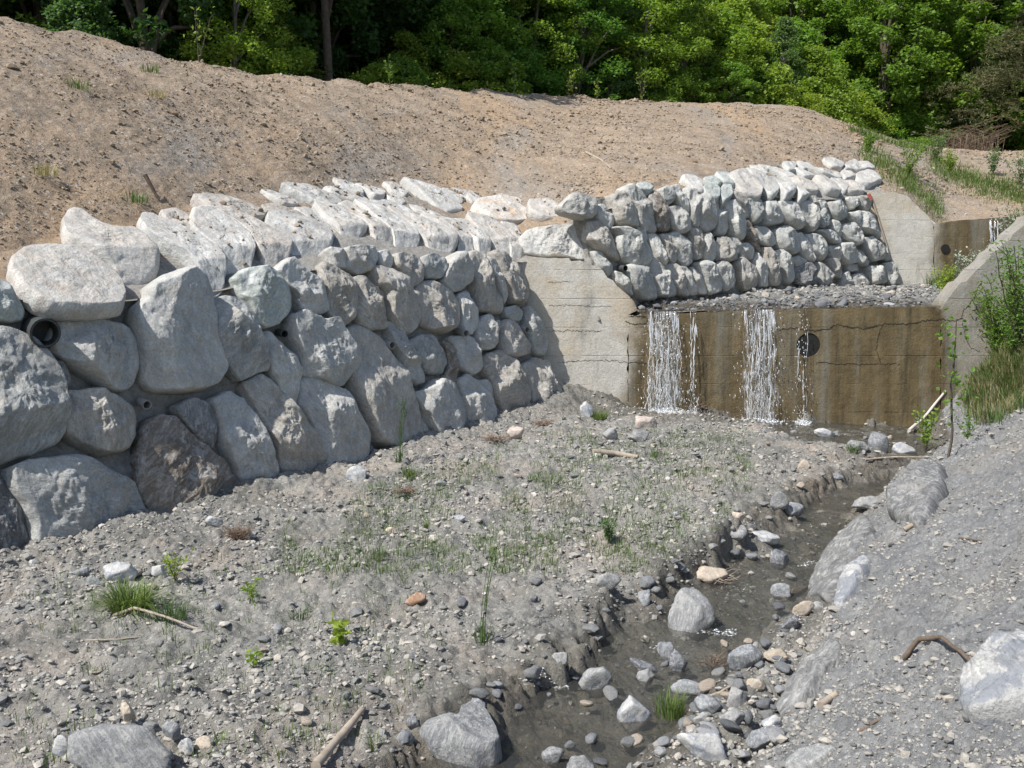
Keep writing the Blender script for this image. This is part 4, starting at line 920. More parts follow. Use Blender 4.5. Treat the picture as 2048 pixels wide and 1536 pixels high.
# ------------------------------------------------------------------ falling water
def waterfall(px0, px1, n, label, rad=(0.006, 0.014), reach=0.30, drops=160, seed=0, full=0.6, ytop=None, foam=True, yf=YD, zt=None, zb=None):
    r = np.random.default_rng(seed); x0, x1 = (px0 - 1024) / FPX * yf, (px1 - 1024) / FPX * yf; xm = (x0 + x1) / 2
    zt = float(crest_z(xm)) + 0.02 if zt is None else zt
    zb = float(min(zat(xm, yf - 0.35), -2.75)) - 0.03 if zb is None else zb
    sc_ = 1.0; mb = MB(); H = zt - zb; T = math.sqrt(2 * H / 9.81)
    def path(t, vx, vy, x, wob, ph):
        return np.stack([x + vx * t + wob * np.sin(7 * t / T + ph) * t / T, yf - 0.012 - vy * t, zt - 0.5 * 9.81 * t * t], -1)
    for k in range(n):
        x = xm + (x1 - x0) / 2 * np.clip(r.normal(0, 0.55), -1, 1); vy = reach / T * r.uniform(0.25, 1.0)
        a = 0 if r.random() < full else r.uniform(0.1, 0.8); b = 1 if r.random() < 0.5 else r.uniform(min(a + 0.15, 0.95), 1)
        m = max(10, int(44 * (b - a))); t = np.sqrt(np.linspace(a, b, m)) * T; wob = r.uniform(0.01, 0.05); ph = r.uniform(0, 6.3)
        p = path(t, r.normal(0, 0.045), vy, x, wob, ph); zz = p[:, 2]
        amp_ = np.clip((zt - zz) / H, 0.08, 1) ** 0.6
        p[:, 0] += amp_ * (0.035 * fbm(np.stack([zz * 3.2 + k * 5.1, zz * 0 + k * 0.37, zz * 0], -1), 3) + 0.012 * r.normal(size=m))
        rr = r.uniform(*rad) * np.clip(0.45 + 1.0 * fbm(np.stack([zz * 7, zz * 0 + k, zz * 0], -1), 3), 0.04, 1.9) * (1.25 - 0.45 * amp_); rr[-1] *= 0.2; rr[0] *= 0.4
        mb.tube(p, rr, 5, 0.5)
    if ytop is None:                                # lip: a thin sheet rolling over the crest
        pass
    ico = np.array([[0, 0, 1], [1, 0, 0], [0, 1, 0], [-1, 0, 0], [0, -1, 0], [0, 0, -1.6]]); fo = np.array([[0, 1, 2], [0, 2, 3], [0, 3, 4], [0, 4, 1], [5, 2, 1], [5, 3, 2], [5, 4, 3], [5, 1, 4]])
    for k in range(drops):
        t = math.sqrt(r.uniform(0.02, 1)) * T; x = xm + (x1 - x0) / 2 * np.clip(r.normal(0, 0.75), -1.6, 1.6)
        p = path(np.array([t]), r.normal(0, 0.10), reach / T * r.uniform(0.1, 1.25), x, 0.03, r.uniform(0, 6))[0]
        mb.add(p + ico * r.uniform(0.004, 0.013) * np.array([1, 1, r.uniform(1, 2.5)]), fo)
    e = tag(empty('waterfall', (xm, yf, zt)), label, 'waterfall'); mb.build('falling_strands', M_fall, e, True, (xm, yf, zt))
    vb = MB(); nxv, nzv = 26, 60
    for lay in range(2 if n > 30 else 0):              # thin broken sheets of falling water
        us = np.linspace(-1, 1, nxv); tv = np.sqrt(np.linspace(0, 1, nzv)) * T; G = np.zeros((nzv, nxv, 3))
        for j, t_ in enumerate(tv):
            zz_ = zt - 0.5 * 9.81 * t_ * t_
            G[j, :, 0] = xm + (x1 - x0) * 0.5 * us * (1 + 0.12 * t_ / T) + 0.03 * fbm(np.stack([us * 3, us * 0 + zz_ * 2.5, us * 0 + lay * 5 + seed], -1), 3)
            G[j, :, 1] = yf - 0.015 - (reach * (0.45 + 0.45 * lay)) * t_ / T + 0.02 * fbm(np.stack([us * 4, us * 0 + zz_ * 3, us * 0 + lay * 9 + seed], -1), 2); G[j, :, 2] = zz_
        vb.add(G.reshape(-1, 3), grid_faces(nzv, nxv), np.tile(np.clip((1 - np.abs(us)) * 4, 0, 1), nzv))
    if vb.n: vb.build('falling_veil', M_veil, e, True, (xm, yf, zt))
    if foam:
        fb = MB()
        for k in range(int(140 + 400 * (x1 - x0))):
            x = xm + (x1 - x0) * 0.62 * np.clip(r.normal(0, 0.55), -1.2, 1.2); y = yf - r.uniform(0.02, reach + 0.22); s = r.uniform(0.006, 0.026)
            q = ico * s * np.array([1.3, 1.2, 0.8]) + np.array([x, y, zb + 0.045 + abs(r.normal(0, 0.035))]); fb.add(q, fo)
        for k in range(90):
            x = xm + (x1 - x0) * 0.9 * r.normal(0, 0.5); y = yf - r.uniform(0.05, reach + 0.3); fb.add(ico * r.uniform(0.004, 0.010) + np.array([x, y, zb + 0.06 + abs(r.normal(0, 0.12))]), fo)
        fb.build('splash_foam', M_fall, e, True, (xm, yf, zt))['kind'] = 'stuff'
waterfall(1295, 1358, 46, 'dense white waterfall nearest the pale left wing wall of the lower weir', drops=500, seed=1, rad=(0.003, 0.009), full=0.35)
waterfall(1380, 1393, 9, 'thin trickle of water falling between the two white falls', drops=40, seed=2, rad=(0.004, 0.010))
waterfall(1486, 1550, 32, 'broad braided white waterfall at the middle of the lower weir', drops=420, seed=3, rad=(0.003, 0.008), full=0.35)
waterfall(1594, 1612, 5, 'sparse dripping fall in front of the round drain hole', drops=110, seed=4, rad=(0.002, 0.007), foam=True, full=0.2)
waterfall(1962, 1985, 12, 'small distant fall over the upper weir at the far right', drops=40, seed=5, foam=False, yf=Y2, zt=1.26, zb=0.0)
# ------------------------------------------------------------------ loose stones
import bmesh
def ico(sub):
    bm = bmesh.new(); bmesh.ops.create_icosphere(bm, subdivisions=sub, radius=1.0); bm.verts.ensure_lookup_table()
    V = np.array([v.co[:] for v in bm.verts]); F = np.array([[v.index for v in f_.verts] for f_ in bm.faces]); bm.free(); return V, F
ICO = {k: ico(k) for k in (1, 2, 3, 4, 5)}
def rock_shape(sub, seed, cuts=14, lo=0.50, nz=0.06, angular=1.0):
    V, F = ICO[sub]; V = V.copy(); r = np.random.default_rng(seed)
    for k in range(cuts):
        d = unit(r.normal(size=3)); o = r.uniform(lo, 0.95); dt = V @ d
        s = np.where(dt > o, o / np.maximum(dt, 1e-6), 1.0); V = V * (1 - angular + angular * s)[:, None]
    L = np.linalg.norm(V, axis=1, keepdims=True)
    V = V * (1 + nz * fbm(V * 2.2 + seed, 4, 0.55)[:, None] + 0.5 * nz * fbm(V * 7 + seed * 2, 3)[:, None])
    mx = np.abs(V).max(0); return V / mx, F
def rock(px0, py0, px1, py1, mat, label, cat='stone', group=None, name='stone', seed=None, sub=4, ground=None, sink=0.22, yaw=None, lo=0.46, dep=0.8, shape=None, wob=0.06, tilt=None):
    cx = (px0 + px1) / 2; gp = (ground or hitw)(cx, py1 - 0.12 * (py1 - py0)); d = gp[1]; wet_ = ground is None and gp[2] > zat(gp[0], gp[1]) + 0.02; sink = 0.45 if wet_ else sink
    W = (px1 - px0) * d / FPX; Hs = (py1 - py0) * d / FPX; ph = math.atan2(-gp[2], d); D = W * dep
    h = max(0.28 * W, (Hs - 0.55 * D * math.sin(ph)) / math.cos(ph)); h = min(h, 1.1 * W)
    seed = seed if seed is not None else int(px0 * 7 + py0 * 13) % 9973
    V, F = shape if shape is not None else rock_shape(sub, seed, lo=lo, nz=wob)
    r = np.random.default_rng(seed); hz = h * (1 + sink)
    V = V * np.array([W / 2, D / 2, hz / 2])
    t = r.normal(0, 0.12, 2) if tilt is None else tilt
    R = np.array(Matrix.Rotation(t[0], 3, 'X') @ Matrix.Rotation(t[1], 3, 'Y')); V = V @ R.T
    loc = np.array([gp[0], gp[1] + D * 0.38, 0.0]); loc[2] = gp[2] if (wet_ or ground is not None) else min(gp[2], float(zat(loc[0], loc[1])))
    loc[2] += h / 2 - sink * h / 2
    o = link(name, mesh(name, V, F, mat), None, loc); return tag(o, label, cat, group)
M = M_stone
R_ = [  # pixel box in the photograph, colour, label
 (1328, 1183, 1436, 1275, 'grey', 'large grey triangular boulder standing in the middle of the stream', 0.66),
 (1155, 1330, 1233, 1390, 'grey', 'squarish grey rock with flat top standing in the stream below the pointed boulder', 0.6),
 (1234, 1392, 1306, 1458, 'white', 'white banded rock at the stream edge beside a green grass tuft', 0.6),
 (110, 1462, 345, 1600, 'grey', 'big half-buried grey and white boulder at the bottom left corner of the gravel', 0.6),
 (1355, 1462, 1466, 1530, 'white', 'flat cream white rock low among the stones at the bank foot', 0.6),
 (1456, 1290, 1532, 1348, 'blue', 'blue-grey angular rock beside a cream cobble at the stream edge', 0.55),
 (1528, 1300, 1582, 1335, 'tan', 'cream rounded cobble touching the blue-grey angular rock', 0.75),
 (1103, 1303, 1147, 1338, 'grey', 'small pale round stone standing in the water near the cut bank', 0.75),
 (1314, 1283, 1356, 1322, 'blue', 'round dark stone in the stream, beside a slanting black one', 0.7),
 (1338, 1304, 1378, 1350, 'dark', 'slanting black slate stone in the stream', 0.55),
 (1186, 1150, 1246, 1190, 'grey', 'grey stone resting at the scooped notch of the cut bank', 0.65),
 (1275, 1168, 1306, 1218, 'blue', 'upright blue-grey slab stone leaning on the cut bank', 0.55),
 (1384, 1132, 1466, 1172, 'tan', 'rounded brown stone under the dry branch in the stream', 0.8),
 (1540, 982, 1580, 1036, 'grey', 'leaning grey slab at the stream edge upstream of the dry branch', 0.5),
 (1558, 1012, 1612, 1042, 'blue', 'flat dark stone with a pale vein at the stream edge', 0.55),
 (1498, 1060, 1568, 1092, 'white', 'mottled pale flat stone jutting into the stream', 0.55),
 (1448, 1052, 1498, 1094, 'grey', 'grey block of the eroded bank beside the mottled pale stone', 0.55),
 (1540, 1098, 1590, 1134, 'dark', 'dark knobbly stone alone in the shallow water', 0.6),
 (1462, 1018, 1494, 1042, 'tan', 'small tan stone on the rim of the cut bank', 0.6),
 (1586, 1205, 1632, 1240, 'tan', 'cream wedge-shaped stone at the foot of the right bank', 0.55),
 (1543, 1168, 1592, 1200, 'blue', 'blue-grey flat stone in the stream beside the driftwood stick', 0.6),
 (1622, 1198, 1650, 1222, 'grey', 'small pale stone next to the cream wedge-shaped stone', 0.6),
 (1558, 1232, 1610, 1266, 'dark', 'dark blue stone at the water edge below the cream wedge', 0.55),
 (1013, 852, 1053, 884, 'pink', 'pinkish pale stone near the far end of the boulder wall', 0.65),
 (1268, 824, 1318, 862, 'pink', 'rounded pink-grey boulder at the foot of the densest waterfall', 0.7),
 (1160, 806, 1188, 838, 'white', 'pale upright stone at the foot of the wing wall', 0.6),
 (1205, 858, 1238, 884, 'grey', 'grey stone between the grass tuft and the pink-grey boulder', 0.6),
 (1255, 860, 1300, 888, 'grey', 'grey knobbly stone just below the pink-grey boulder', 0.6),
 (1630, 856, 1678, 876, 'white', 'bright white stone lying in the wet bed under the spillway', 0.6),
 (1738, 866, 1788, 908, 'blue', 'angular blue-grey rock beside the cream white block', 0.55),
 (1786, 885, 1844, 910, 'white', 'cream white block at the stream bend near the spillway foot', 0.5),
 (1698, 878, 1744, 906, 'grey', 'rounded grey stone left of the angular blue-grey rock', 0.75),
 (690, 934, 736, 970, 'white', 'white lumpy stone at the foot of the boulder wall', 0.6),
 (398, 1038, 444, 1062, 'white', 'white flat stone in front of the brown triangular boulder', 0.6),
 (808, 1184, 856, 1214, 'rust', 'rust orange flat stone tilted on the gravel', 0.5),
 (234, 1408, 272, 1454, 'tan', 'cream yellow stone standing on the gravel at lower left', 0.6),
 (280, 1442, 324, 1482, 'grey', 'grey pointed stone behind the big half-buried boulder', 0.55),
 (322, 1444, 362, 1496, 'blue', 'upright pale blue slab beside the grey pointed stone', 0.5),
 (352, 1482, 392, 1522, 'white', 'white angular stone right of the big half-buried boulder', 0.55),
 (384, 1470, 426, 1502, 'tan', 'rounded brownish stone right of the white angular stone', 0.75),
 (98, 1476, 142, 1532, 'white', 'white upright stone left of the big half-buried boulder', 0.55),
 (186, 1124, 266, 1172, 'white', 'large white rough stone half sunk in the gravel near the wall', 0.6),
 (138, 1128, 180, 1158, 'blue', 'dark blue-grey stone left of the large white rough stone', 0.55),
 (300, 1128, 338, 1156, 'white', 'pale stone behind the leafy weeds near the wall', 0.6),
 (165, 1156, 200, 1182, 'blue', 'small blue-grey slate near the large white rough stone', 0.55),
 (1386, 1396, 1442, 1440, 'blue', 'blue stone with a white quartz stripe at the bank foot', 0.55),
 (1450, 1370, 1500, 1424, 'grey', 'grey stone beside the tan cobble at the bank foot', 0.6),
 (1494, 1360, 1534, 1392, 'tan', 'tan rounded cobble at the bank foot', 0.75),
 (1440, 1420, 1498, 1458, 'grey', 'grey rounded rock above the flat blue rock', 0.65),
 (1488, 1448, 1580, 1502, 'blue', 'flat blue-grey rock half buried at the bank foot', 0.6),
 (1524, 1434, 1572, 1464, 'white', 'knobbly white stone on the flat blue-grey rock edge', 0.5),
 (1384, 1424, 1420, 1452, 'grey', 'small grey stone above the flat cream white rock', 0.6),
 (1082, 1494, 1134, 1530, 'grey', 'brownish grey stone in the water at the bottom of the stream', 0.7),
 (1128, 1510, 1194, 1560, 'grey', 'wet rounded stone at the very bottom of the stream', 0.75),
 (790, 1470, 830, 1500, 'blue', 'blue-grey flat pebble beside the heart-shaped boulder', 0.65),
 (812, 1438, 840, 1470, 'dark', 'dark oval pebble above the heart-shaped boulder', 0.7),
 (930, 1402, 976, 1430, 'blue', 'wet flat slate at the water edge above the heart-shaped boulder', 0.55),
 (1270, 1335, 1312, 1372, 'grey', 'rough brownish stone in the stream right of the squarish rock', 0.6),
 (1252, 1322, 1322, 1346, 'dark', 'thin flat slate lying in the stream', 0.5),
 (906, 1030, 932, 1046, 'white', 'small white stone on the middle of the gravel bar', 0.6),
 (868, 960, 896, 978, 'grey', 'round grey stone near the wall-side grass', 0.75),
 (1345, 1024, 1362, 1034, 'white', 'tiny bright white stone near the cut bank rim', 0.5),
 (1596, 924, 1622, 946, 'tan', 'orange tan stone at the upstream end of the cut bank', 0.65),
 (770, 1058, 800, 1072, 'tan', 'thin buff slab lying on the gravel bar', 0.5),
 (1340, 1362, 1420, 1396, 'blue', 'wet slate slab at the water edge under the dead twigs', 0.5),
 (1704, 988, 1776, 1022, 'grey', 'pale rock at the foot of the right bank above the big slab', 0.8),
 (1650, 945, 1690, 962, 'blue', 'wet blue slate in the far bend of the stream', 0.5),
]
for (a, b, c, d, m, lab, dep) in R_:
    rock(a, b, c, d, M[m], lab, 'rock' if c - a > 60 else 'stone', dep=dep, name='rock' if c - a > 60 else 'stone')
# slabs lying in the right bank
def bank_slab(pix, mat, label, thick, seed):
    P0 = [hit(x, y) for x, y in pix]; A = np.array(P0); c = A.mean(0)
    n = np.linalg.svd(A - c)[2][2]; n = n if n[2] > 0 else -n
    o = boulder('rock', pix, c, n, mat, None, thick=thick, depth=0.35, seed=seed, grow=1.0, lift=0.02, flat=4.0); return tag(o, label, 'rock')
bank_slab([(1782, 1010), (1800, 985), (1830, 950), (1870, 938), (1898, 945), (1890, 985), (1870, 1030), (1838, 1052), (1800, 1048), (1780, 1030)], M_slab, 'big grey schist slab projecting from the right bank', 1.1, 401)
bank_slab([(1672, 1205), (1682, 1165), (1700, 1135), (1730, 1115), (1744, 1122), (1732, 1150), (1712, 1180), (1690, 1210), (1674, 1218)], M_vein, 'white elongated rock slab at the foot of the right bank', 1.0, 402)
bank_slab([(1930, 1440), (1924, 1400), (1945, 1350), (1985, 1305), (2060, 1285), (2120, 1300), (2110, 1390), (2050, 1420), (1990, 1440), (1950, 1450)], M_vein, 'big white and blue-grey veined boulder emerging from the right bank', 1.5, 403)
bank_slab([(1620, 1180), (1650, 1120), (1690, 1075), (1730, 1035), (1750, 1050), (1715, 1105), (1680, 1160), (1650, 1195), (1622, 1198)], M_slab, 'long smooth dark rock face along the stream at the right bank', 0.35, 404)
bank_slab([(1552, 1420), (1580, 1370), (1630, 1310), (1680, 1280), (1690, 1300), (1650, 1350), (1600, 1410), (1565, 1440)], M_slab, 'long grey sloping slab at the bank foot beside the stones', 0.35, 405)
bank_slab([(1570, 1536), (1600, 1510), (1640, 1495), (1680, 1500), (1640, 1530), (1590, 1560)], M['grey'], 'pale slab at the lower edge of the right bank', 0.8, 406)

_hp = hitw(920, 1492)
tag(boulder('rock', [(837, 1485), (851, 1468), (879, 1464), (908, 1468), (917, 1457), (922, 1436), (945, 1424), (966, 1426), (982, 1450), (996, 1478), (1006, 1502), (991, 1522), (949, 1529), (897, 1518), (855, 1504)], _hp, unit(np.array([-0.05, -0.22, 0.97])), M['grey'], None, thick=1.5, depth=0.3, seed=411, grow=1.0, lift=0.03, flat=3.5, plank=True), 'smooth grey heart-shaped boulder half in the water at the bottom of the stream', 'rock')
# repeats: shared shapes, each stone its own object
SH = [rock_shape(3, 900 + k, lo=0.5, nz=0.07) for k in range(10)]
SHM = {}
def small_stone(p, size, m, label, group, flat, cat='stone'):
    k = int(rng.integers(10)); key = (k, m)
    if key not in SHM: SHM[key] = mesh('stone', SH[k][0], SH[k][1], M[m])
    o = link('stone', SHM[key]); o.location = (p[0], p[1], p[2] + size * flat * 0.25)
    o.scale = (size / 2 * rng.uniform(0.85, 1.25), size / 2 * rng.uniform(0.6, 0.9), size / 2 * flat); o.rotation_euler = (rng.normal(0, 0.2), rng.normal(0, 0.2), rng.uniform(0, 6.28))
    return tag(o, label, cat, group)
def sprinkle(n, xr, yr, sz, kinds, label, group, cond=None, where=hit):
    k = 0; tries = 0
    while k < n and tries < n * 30:
        tries += 1; px, py = rng.uniform(*xr), rng.uniform(*yr)
        if cond and not cond(px, py): continue
        p = where(px, py); small_stone(p, rng.uniform(*sz), kinds[int(rng.integers(len(kinds)))], label, group, rng.uniform(0.35, 0.75)); k += 1
edge = lambda px, py: px > np.interp(py, [1280, 1350, 1450, 1536], [1500, 1400, 1330, 1260]) and px < np.interp(py, [1280, 1350, 1450, 1536], [1640, 1600, 1560, 1560])
sprinkle(40, (1260, 1640), (1270, 1530), (0.06, 0.17), ['blue', 'grey', 'blue', 'dark', 'tan', 'white'], 'small mixed stone among the cobbles between stream and right bank', 'cobbles at the foot of the right bank', edge)
bar = lambda px, py: py > np.interp(px, [0, 300, 560, 800, 1135], [1150, 1100, 1030, 940, 840]) + 15 and px < np.interp(py, [850, 930, 1000, 1130, 1250, 1400, 1536], [1500, 1640, 1540, 1340, 1160, 900, 640]) - 25
sprinkle(40, (0, 1600), (850, 1180), (0.05, 0.14), ['grey', 'grey', 'blue', 'white', 'pink', 'tan'], 'loose pale stone on the far half of the gravel bar', 'loose stones on the far gravel bar', bar)
sprinkle(32, (0, 1200), (1180, 1530), (0.05, 0.13), ['grey', 'blue', 'grey', 'white', 'tan', 'pink'], 'loose stone on the near half of the gravel bar', 'loose stones on the near gravel bar', bar)
sprinkle(18, (1620, 2040), (960, 1530), (0.03, 0.085), ['blue', 'grey', 'blue', 'white'], 'small slate chip stuck on the grey right bank', 'slate chips on the right bank', lambda px, py: px > np.interp(py, [900, 1090, 1300, 1536], [1880, 1740, 1660, 1640]))
sprinkle(18, (1200, 1880), (845, 915), (0.07, 0.20), ['grey', 'blue', 'dark', 'tan', 'grey'], 'wet stone in the debris under the lower weir', 'stones under the lower weir', None)
sprinkle(24, (1290, 1830), (578, 618), (0.10, 0.28), ['dark', 'grey', 'tan', 'dark', 'blue', 'white'], 'stone on the bed above the lower weir crest', 'stones above the lower weir', None, hit_upper)
def in_stream(px, py):
    p = hit(px, py); return bool(inside(np.array([p[0]]), np.array([p[1]]), STREAM)[0])
sprinkle(36, (760, 1800), (900, 1536), (0.06, 0.18), ['grey', 'blue', 'dark', 'grey', 'tan', 'blue'], 'stone half under the shallow stream water', 'stones lying in the stream', in_stream, hitw)
sprinkle(26, (850, 1640), (960, 1450), (0.08, 0.20), ['grey', 'blue', 'grey', 'white', 'tan'], 'stone fallen from the eroded rim of the gravel bar', 'stones along the cut bank', lambda px, py: abs(px - np.interp(py, [960, 1000, 1085, 1160, 1245, 1335, 1400], [1610, 1560, 1460, 1330, 1185, 1080, 960])) < 28)

# gravel too small and many to count
GS_ = [rock_shape(1, 700 + k, cuts=9, lo=0.45, nz=0.10) for k in range(8)]
def scatter(name, pts, size, mat, label, tint, flat=(0.35, 0.8), nrm_lift=0.2):
    n = len(pts); Vs, Fs, Ts = [], [], []; off = 0
    ks_ = rng.integers(0, 8, n)
    for k in range(8):
        sel = np.where(ks_ == k)[0]
        if len(sel) == 0: continue
        V0, F0 = GS_[k]; m = len(sel); a = rng.uniform(0, 6.283, m); tl = rng.normal(0, 0.35, (m, 2)); fl = rng.uniform(*flat, m); el = rng.uniform(0.6, 1.0, m)
        S = np.stack([size[sel] * 0.5, size[sel] * 0.5 * el, size[sel] * 0.5 * fl], -1)
        V = V0[None] * S[:, None, :]
        ca, sa = np.cos(a)[:, None], np.sin(a)[:, None]
        cx, sx = np.cos(tl[:, :1]), np.sin(tl[:, :1]); y, z = V[..., 1] * cx - V[..., 2] * sx, V[..., 1] * sx + V[..., 2] * cx; x = V[..., 0]
        x, y = x * ca - y * sa, x * sa + y * ca
        V = np.stack([x, y, z], -1) + (pts[sel] + np.array([0, 0, 1.0]) * (size[sel] * fl * nrm_lift)[:, None])[:, None, :]
        Vs.append(V.reshape(-1, 3)); Fs.append((F0[None] + (np.arange(m) * len(V0))[:, None, None] + off).reshape(-1, 3)); Ts.append(np.repeat(tint[sel], len(V0))); off += m * len(V0)
    o = link(name, mesh(name, np.concatenate(Vs), np.concatenate(Fs), mat, False, np.concatenate(Ts)))
    return tag(o, label, 'gravel', kind='stuff')
n = 95000
y = np.exp(rng.uniform(math.log(4.6), math.log(20.4), n)); x = rng.uniform(-0.54, 0.54, n) * y
ok = ((x + 5.52) * 0.82 - (y - 11.04) * 0.57 > 0.12) & (x < 11.5) & (x > -8.8)
x, y = x[ok], y[ok]; z, sd, s = ground_height(x, y); z = zat(x, y)
ok = (sd < 0.02) | (rng.random(len(x)) < 0.30); x, y, z, sd, s = x[ok], y[ok], z[ok], sd[ok], s[ok]
cl = n2(x, y, 1.1, 4, 61.0); ok = rng.random(len(x)) < np.clip(0.58 + 1.25 * cl, 0.10, 1); x, y, z, sd, s = x[ok], y[ok], z[ok], sd[ok], s[ok]
size = np.clip(rng.lognormal(math.log(0.024), 0.60, len(x)) * (y / 9) ** 0.45, 0.008, 0.12); size = np.where(s > 0.3, size * 0.8, size)
tint = np.clip(rng.beta(2.2, 2.2, len(x)) - np.where((sd > -0.1), 0.22, 0) - np.where(s > 0.2, 0.06, 0), 0, 1)
scatter('gravel', np.stack([x, y, z], -1), size, M_gravel, 'small grey stones and chips strewn over the bed and bank', tint)
n = 5200; x = rng.uniform(2.0, 11.0, n); y = YD + 0.15 + 6.2 * rng.random(n) ** 1.3; z = upper_height(x, y); ok = (x < 9.6 + (y - YD) * 0.22) & (y > YD + 0.25)
x, y, z = x[ok], y[ok], z[ok]; scatter('gravel', np.stack([x, y, z], -1), np.clip(rng.lognormal(math.log(0.06), 0.5, len(x)), 0.02, 0.2), M_gravel, 'dark wet gravel heaped above the weir crest', np.clip(rng.beta(1.6, 2.6, len(x)) - 0.40 * (1 - sstep(y, YD + 0.9, YD + 2.4)), 0, 1))
# clods on the bare slope (and a few fallen between the cap stones)
E3 = Pn2.reshape(nr, NC, 3)
n = 40000; iv = rng.integers(2, nr - 12, n); iu = rng.integers(12, NC - 2, n)
iv = np.where(rng.random(n) < 0.5, iv, (NV0 + (nr - 12 - NV0) * rng.random(n) ** 1.25).astype(int))
p = E3[iv, iu] + (E3[np.minimum(iv + 1, nr - 1), iu] - E3[iv, iu]) * rng.random((n, 1)) + (E3[iv, np.minimum(iu + 1, NC - 1)] - E3[iv, iu]) * rng.random((n, 1))
cl = n2(p[:, 0], p[:, 1], 1.4, 4, 71.0); ok = rng.random(n) < np.clip(0.45 + 0.9 * cl, 0.06, 1); p = p[ok]
dd = p[:, 1]; size = np.clip(rng.lognormal(math.log(0.026), 0.55, len(p)) * (dd / 18) ** 0.6, 0.015, 0.26)
scatter('earth_clods', p, size, M_clod, 'lumps of dry earth and pebbles strewn on the bare slope', np.clip(rng.beta(2, 2.4, len(p)), 0, 1), (0.45, 0.9), 0.25)

_c = np.array(CRUMBS); scatter('earth_clods', _c, np.clip(rng.lognormal(math.log(0.05), 0.45, len(_c)), 0.02, 0.13), M_clod, 'crumbs of earth fallen on the sloping cap stones', rng.uniform(0.1, 0.7, len(_c)), (0.5, 0.9), 0.2)
# ------------------------------------------------------------------ driftwood, sticks, roots
def stick(pix, rad, mat, label, cat='stick', lift=0.6, name='stick', where=hit, lifts=None, branches=()):
    P = [where(x, y) for x, y in pix]; P = np.array([p + np.array([0, 0, rad * lift + (lifts[i] if lifts else 0)]) for i, p in enumerate(P)])
    n = max(8, len(P) * 5); Q = interp_pts(P, n); Q += 0.25 * rad * np.stack([fbm(Q / (rad * 8) + k * 7, 2) for k in range(3)], -1)
    mb = MB(); mb.tube(Q, rad * np.linspace(1.1, 0.7, n) * (1 + 0.12 * fbm(Q / (rad * 5), 2)), 8)
    for (i, dx, dy, dz) in branches:
        b0 = Q[int(i * (n - 1))]; mb.tube(interp_pts([b0, b0 + np.array([dx, dy, dz]) * 0.5 + rng.normal(0, rad, 3), b0 + np.array([dx, dy, dz])], 7), rad * np.linspace(0.6, 0.2, 7), 6)
    return tag(mb.build(name, mat, None, True), label, cat)
stick([(632, 1545), (672, 1505), (690, 1478), (726, 1430)], 0.034, M_wood, 'thick crooked bare driftwood branch at the bottom of the gravel bar', 'branch', name='driftwood', lifts=[0.02, 0.05, 0.03, 0.02])
stick([(228, 1241), (270, 1240), (330, 1250), (396, 1266)], 0.013, M_wood, 'thin bleached stick lying across the big grass tuft', lifts=[0.03, 0.09, 0.06, 0.02])
stick([(172, 1283), (230, 1281), (282, 1276)], 0.008, M_wood, 'slender twig in front of the big grass tuft')
stick([(1186, 908), (1230, 912), (1276, 918)], 0.045, M_wood, 'short straight log lying on the gravel near the lower weir', 'log', name='log')
stick([(1818, 868), (1850, 842), (1890, 812)], 0.03, M_plank, 'pale weathered pole leaning at the stream bend beside the sapling', 'pole', name='pole', lifts=[0.05, 0.15, 0.3])
stick([(1546, 1216), (1575, 1200), (1612, 1178)], 0.024, M_wood_dark, 'dark driftwood stick lying in the stream at the right bank', branches=((0.5, 0.05, 0.0, 0.08),))
stick([(1808, 1322), (1835, 1305), (1880, 1308), (1920, 1325), (1955, 1345)], 0.017, M_wood_dark, 'knotty brown root arching out of the right bank', 'root', name='root', lifts=[0, 0.08, 0.09, 0.05, 0])
stick([(1715, 1468), (1750, 1450), (1790, 1432)], 0.012, M_wood_dark, 'thin brown twig on the right bank below the root')
stick([(1640, 1420), (1662, 1400), (1676, 1392)], 0.032, M_wood, 'short sawn stump of wood in the right bank', 'stump', name='wood_stump')
stick([(1416, 1396), (1440, 1390), (1462, 1378)], 0.014, M_wood, 'short stick among the cobbles at the bank foot')
stick([(1808, 1066), (1830, 1056), (1850, 1050)], 0.022, M_wood, 'stub of wood on the bank below the big schist slab')
stick([(1918, 1080), (1940, 1081), (1962, 1083)], 0.010, M_wood_dark, 'small brown twig high on the right bank')
stick([(1730, 922), (1790, 918), (1850, 916)], 0.016, M_wood, 'long pale stick across the stream bend')
stick([(1100, 848), (1180, 858), (1260, 872)], 0.010, M_wood, 'long thin twig on the mud near the wing wall')
stick([(290, 382), (305, 392), (318, 402)], 0.03, M_wood_dark, 'broken branch stub sticking from the bare slope', lifts=[0.22, 0.1, 0], where=lambda x, y: np.array(hit_bvh(bvh_earth, x, y)[0] or (0, 20, 0)))
stick([(1172, 306), (1200, 320), (1222, 338)], 0.03, M_wood, 'pale stick on the bare slope above the wing wall', where=lambda x, y: np.array(hit_bvh(bvh_earth, x, y)[0] or (0, 20, 0)), branches=((0.6, 0.4, 0.2, 0.2),))
def twigs(cx, cy, n, L, rad, mat, label, cat, name, where=hit, spread=1.0, up=0.5):
    c = where(cx, cy); mb = MB()
    for k in range(n):
        a = rng.uniform(0, 6.28); d = np.array([math.cos(a) * spread, math.sin(a) * spread, rng.uniform(0.1, 1) * up]) * L * rng.uniform(0.4, 1)
        s = c + rng.normal(0, 0.25, 3) * L * np.array([1, 1, 0.1]); s[2] = c[2] + 0.01 + abs(rng.normal(0, 0.1)) * L * up
        mb.tube(interp_pts([s, s + d * 0.5 + rng.normal(0, 0.12, 3) * L, s + d], 7), rad * np.linspace(1, 0.4, 7), 4)
    return tag(mb.build(name, mat, None, True), label, cat)
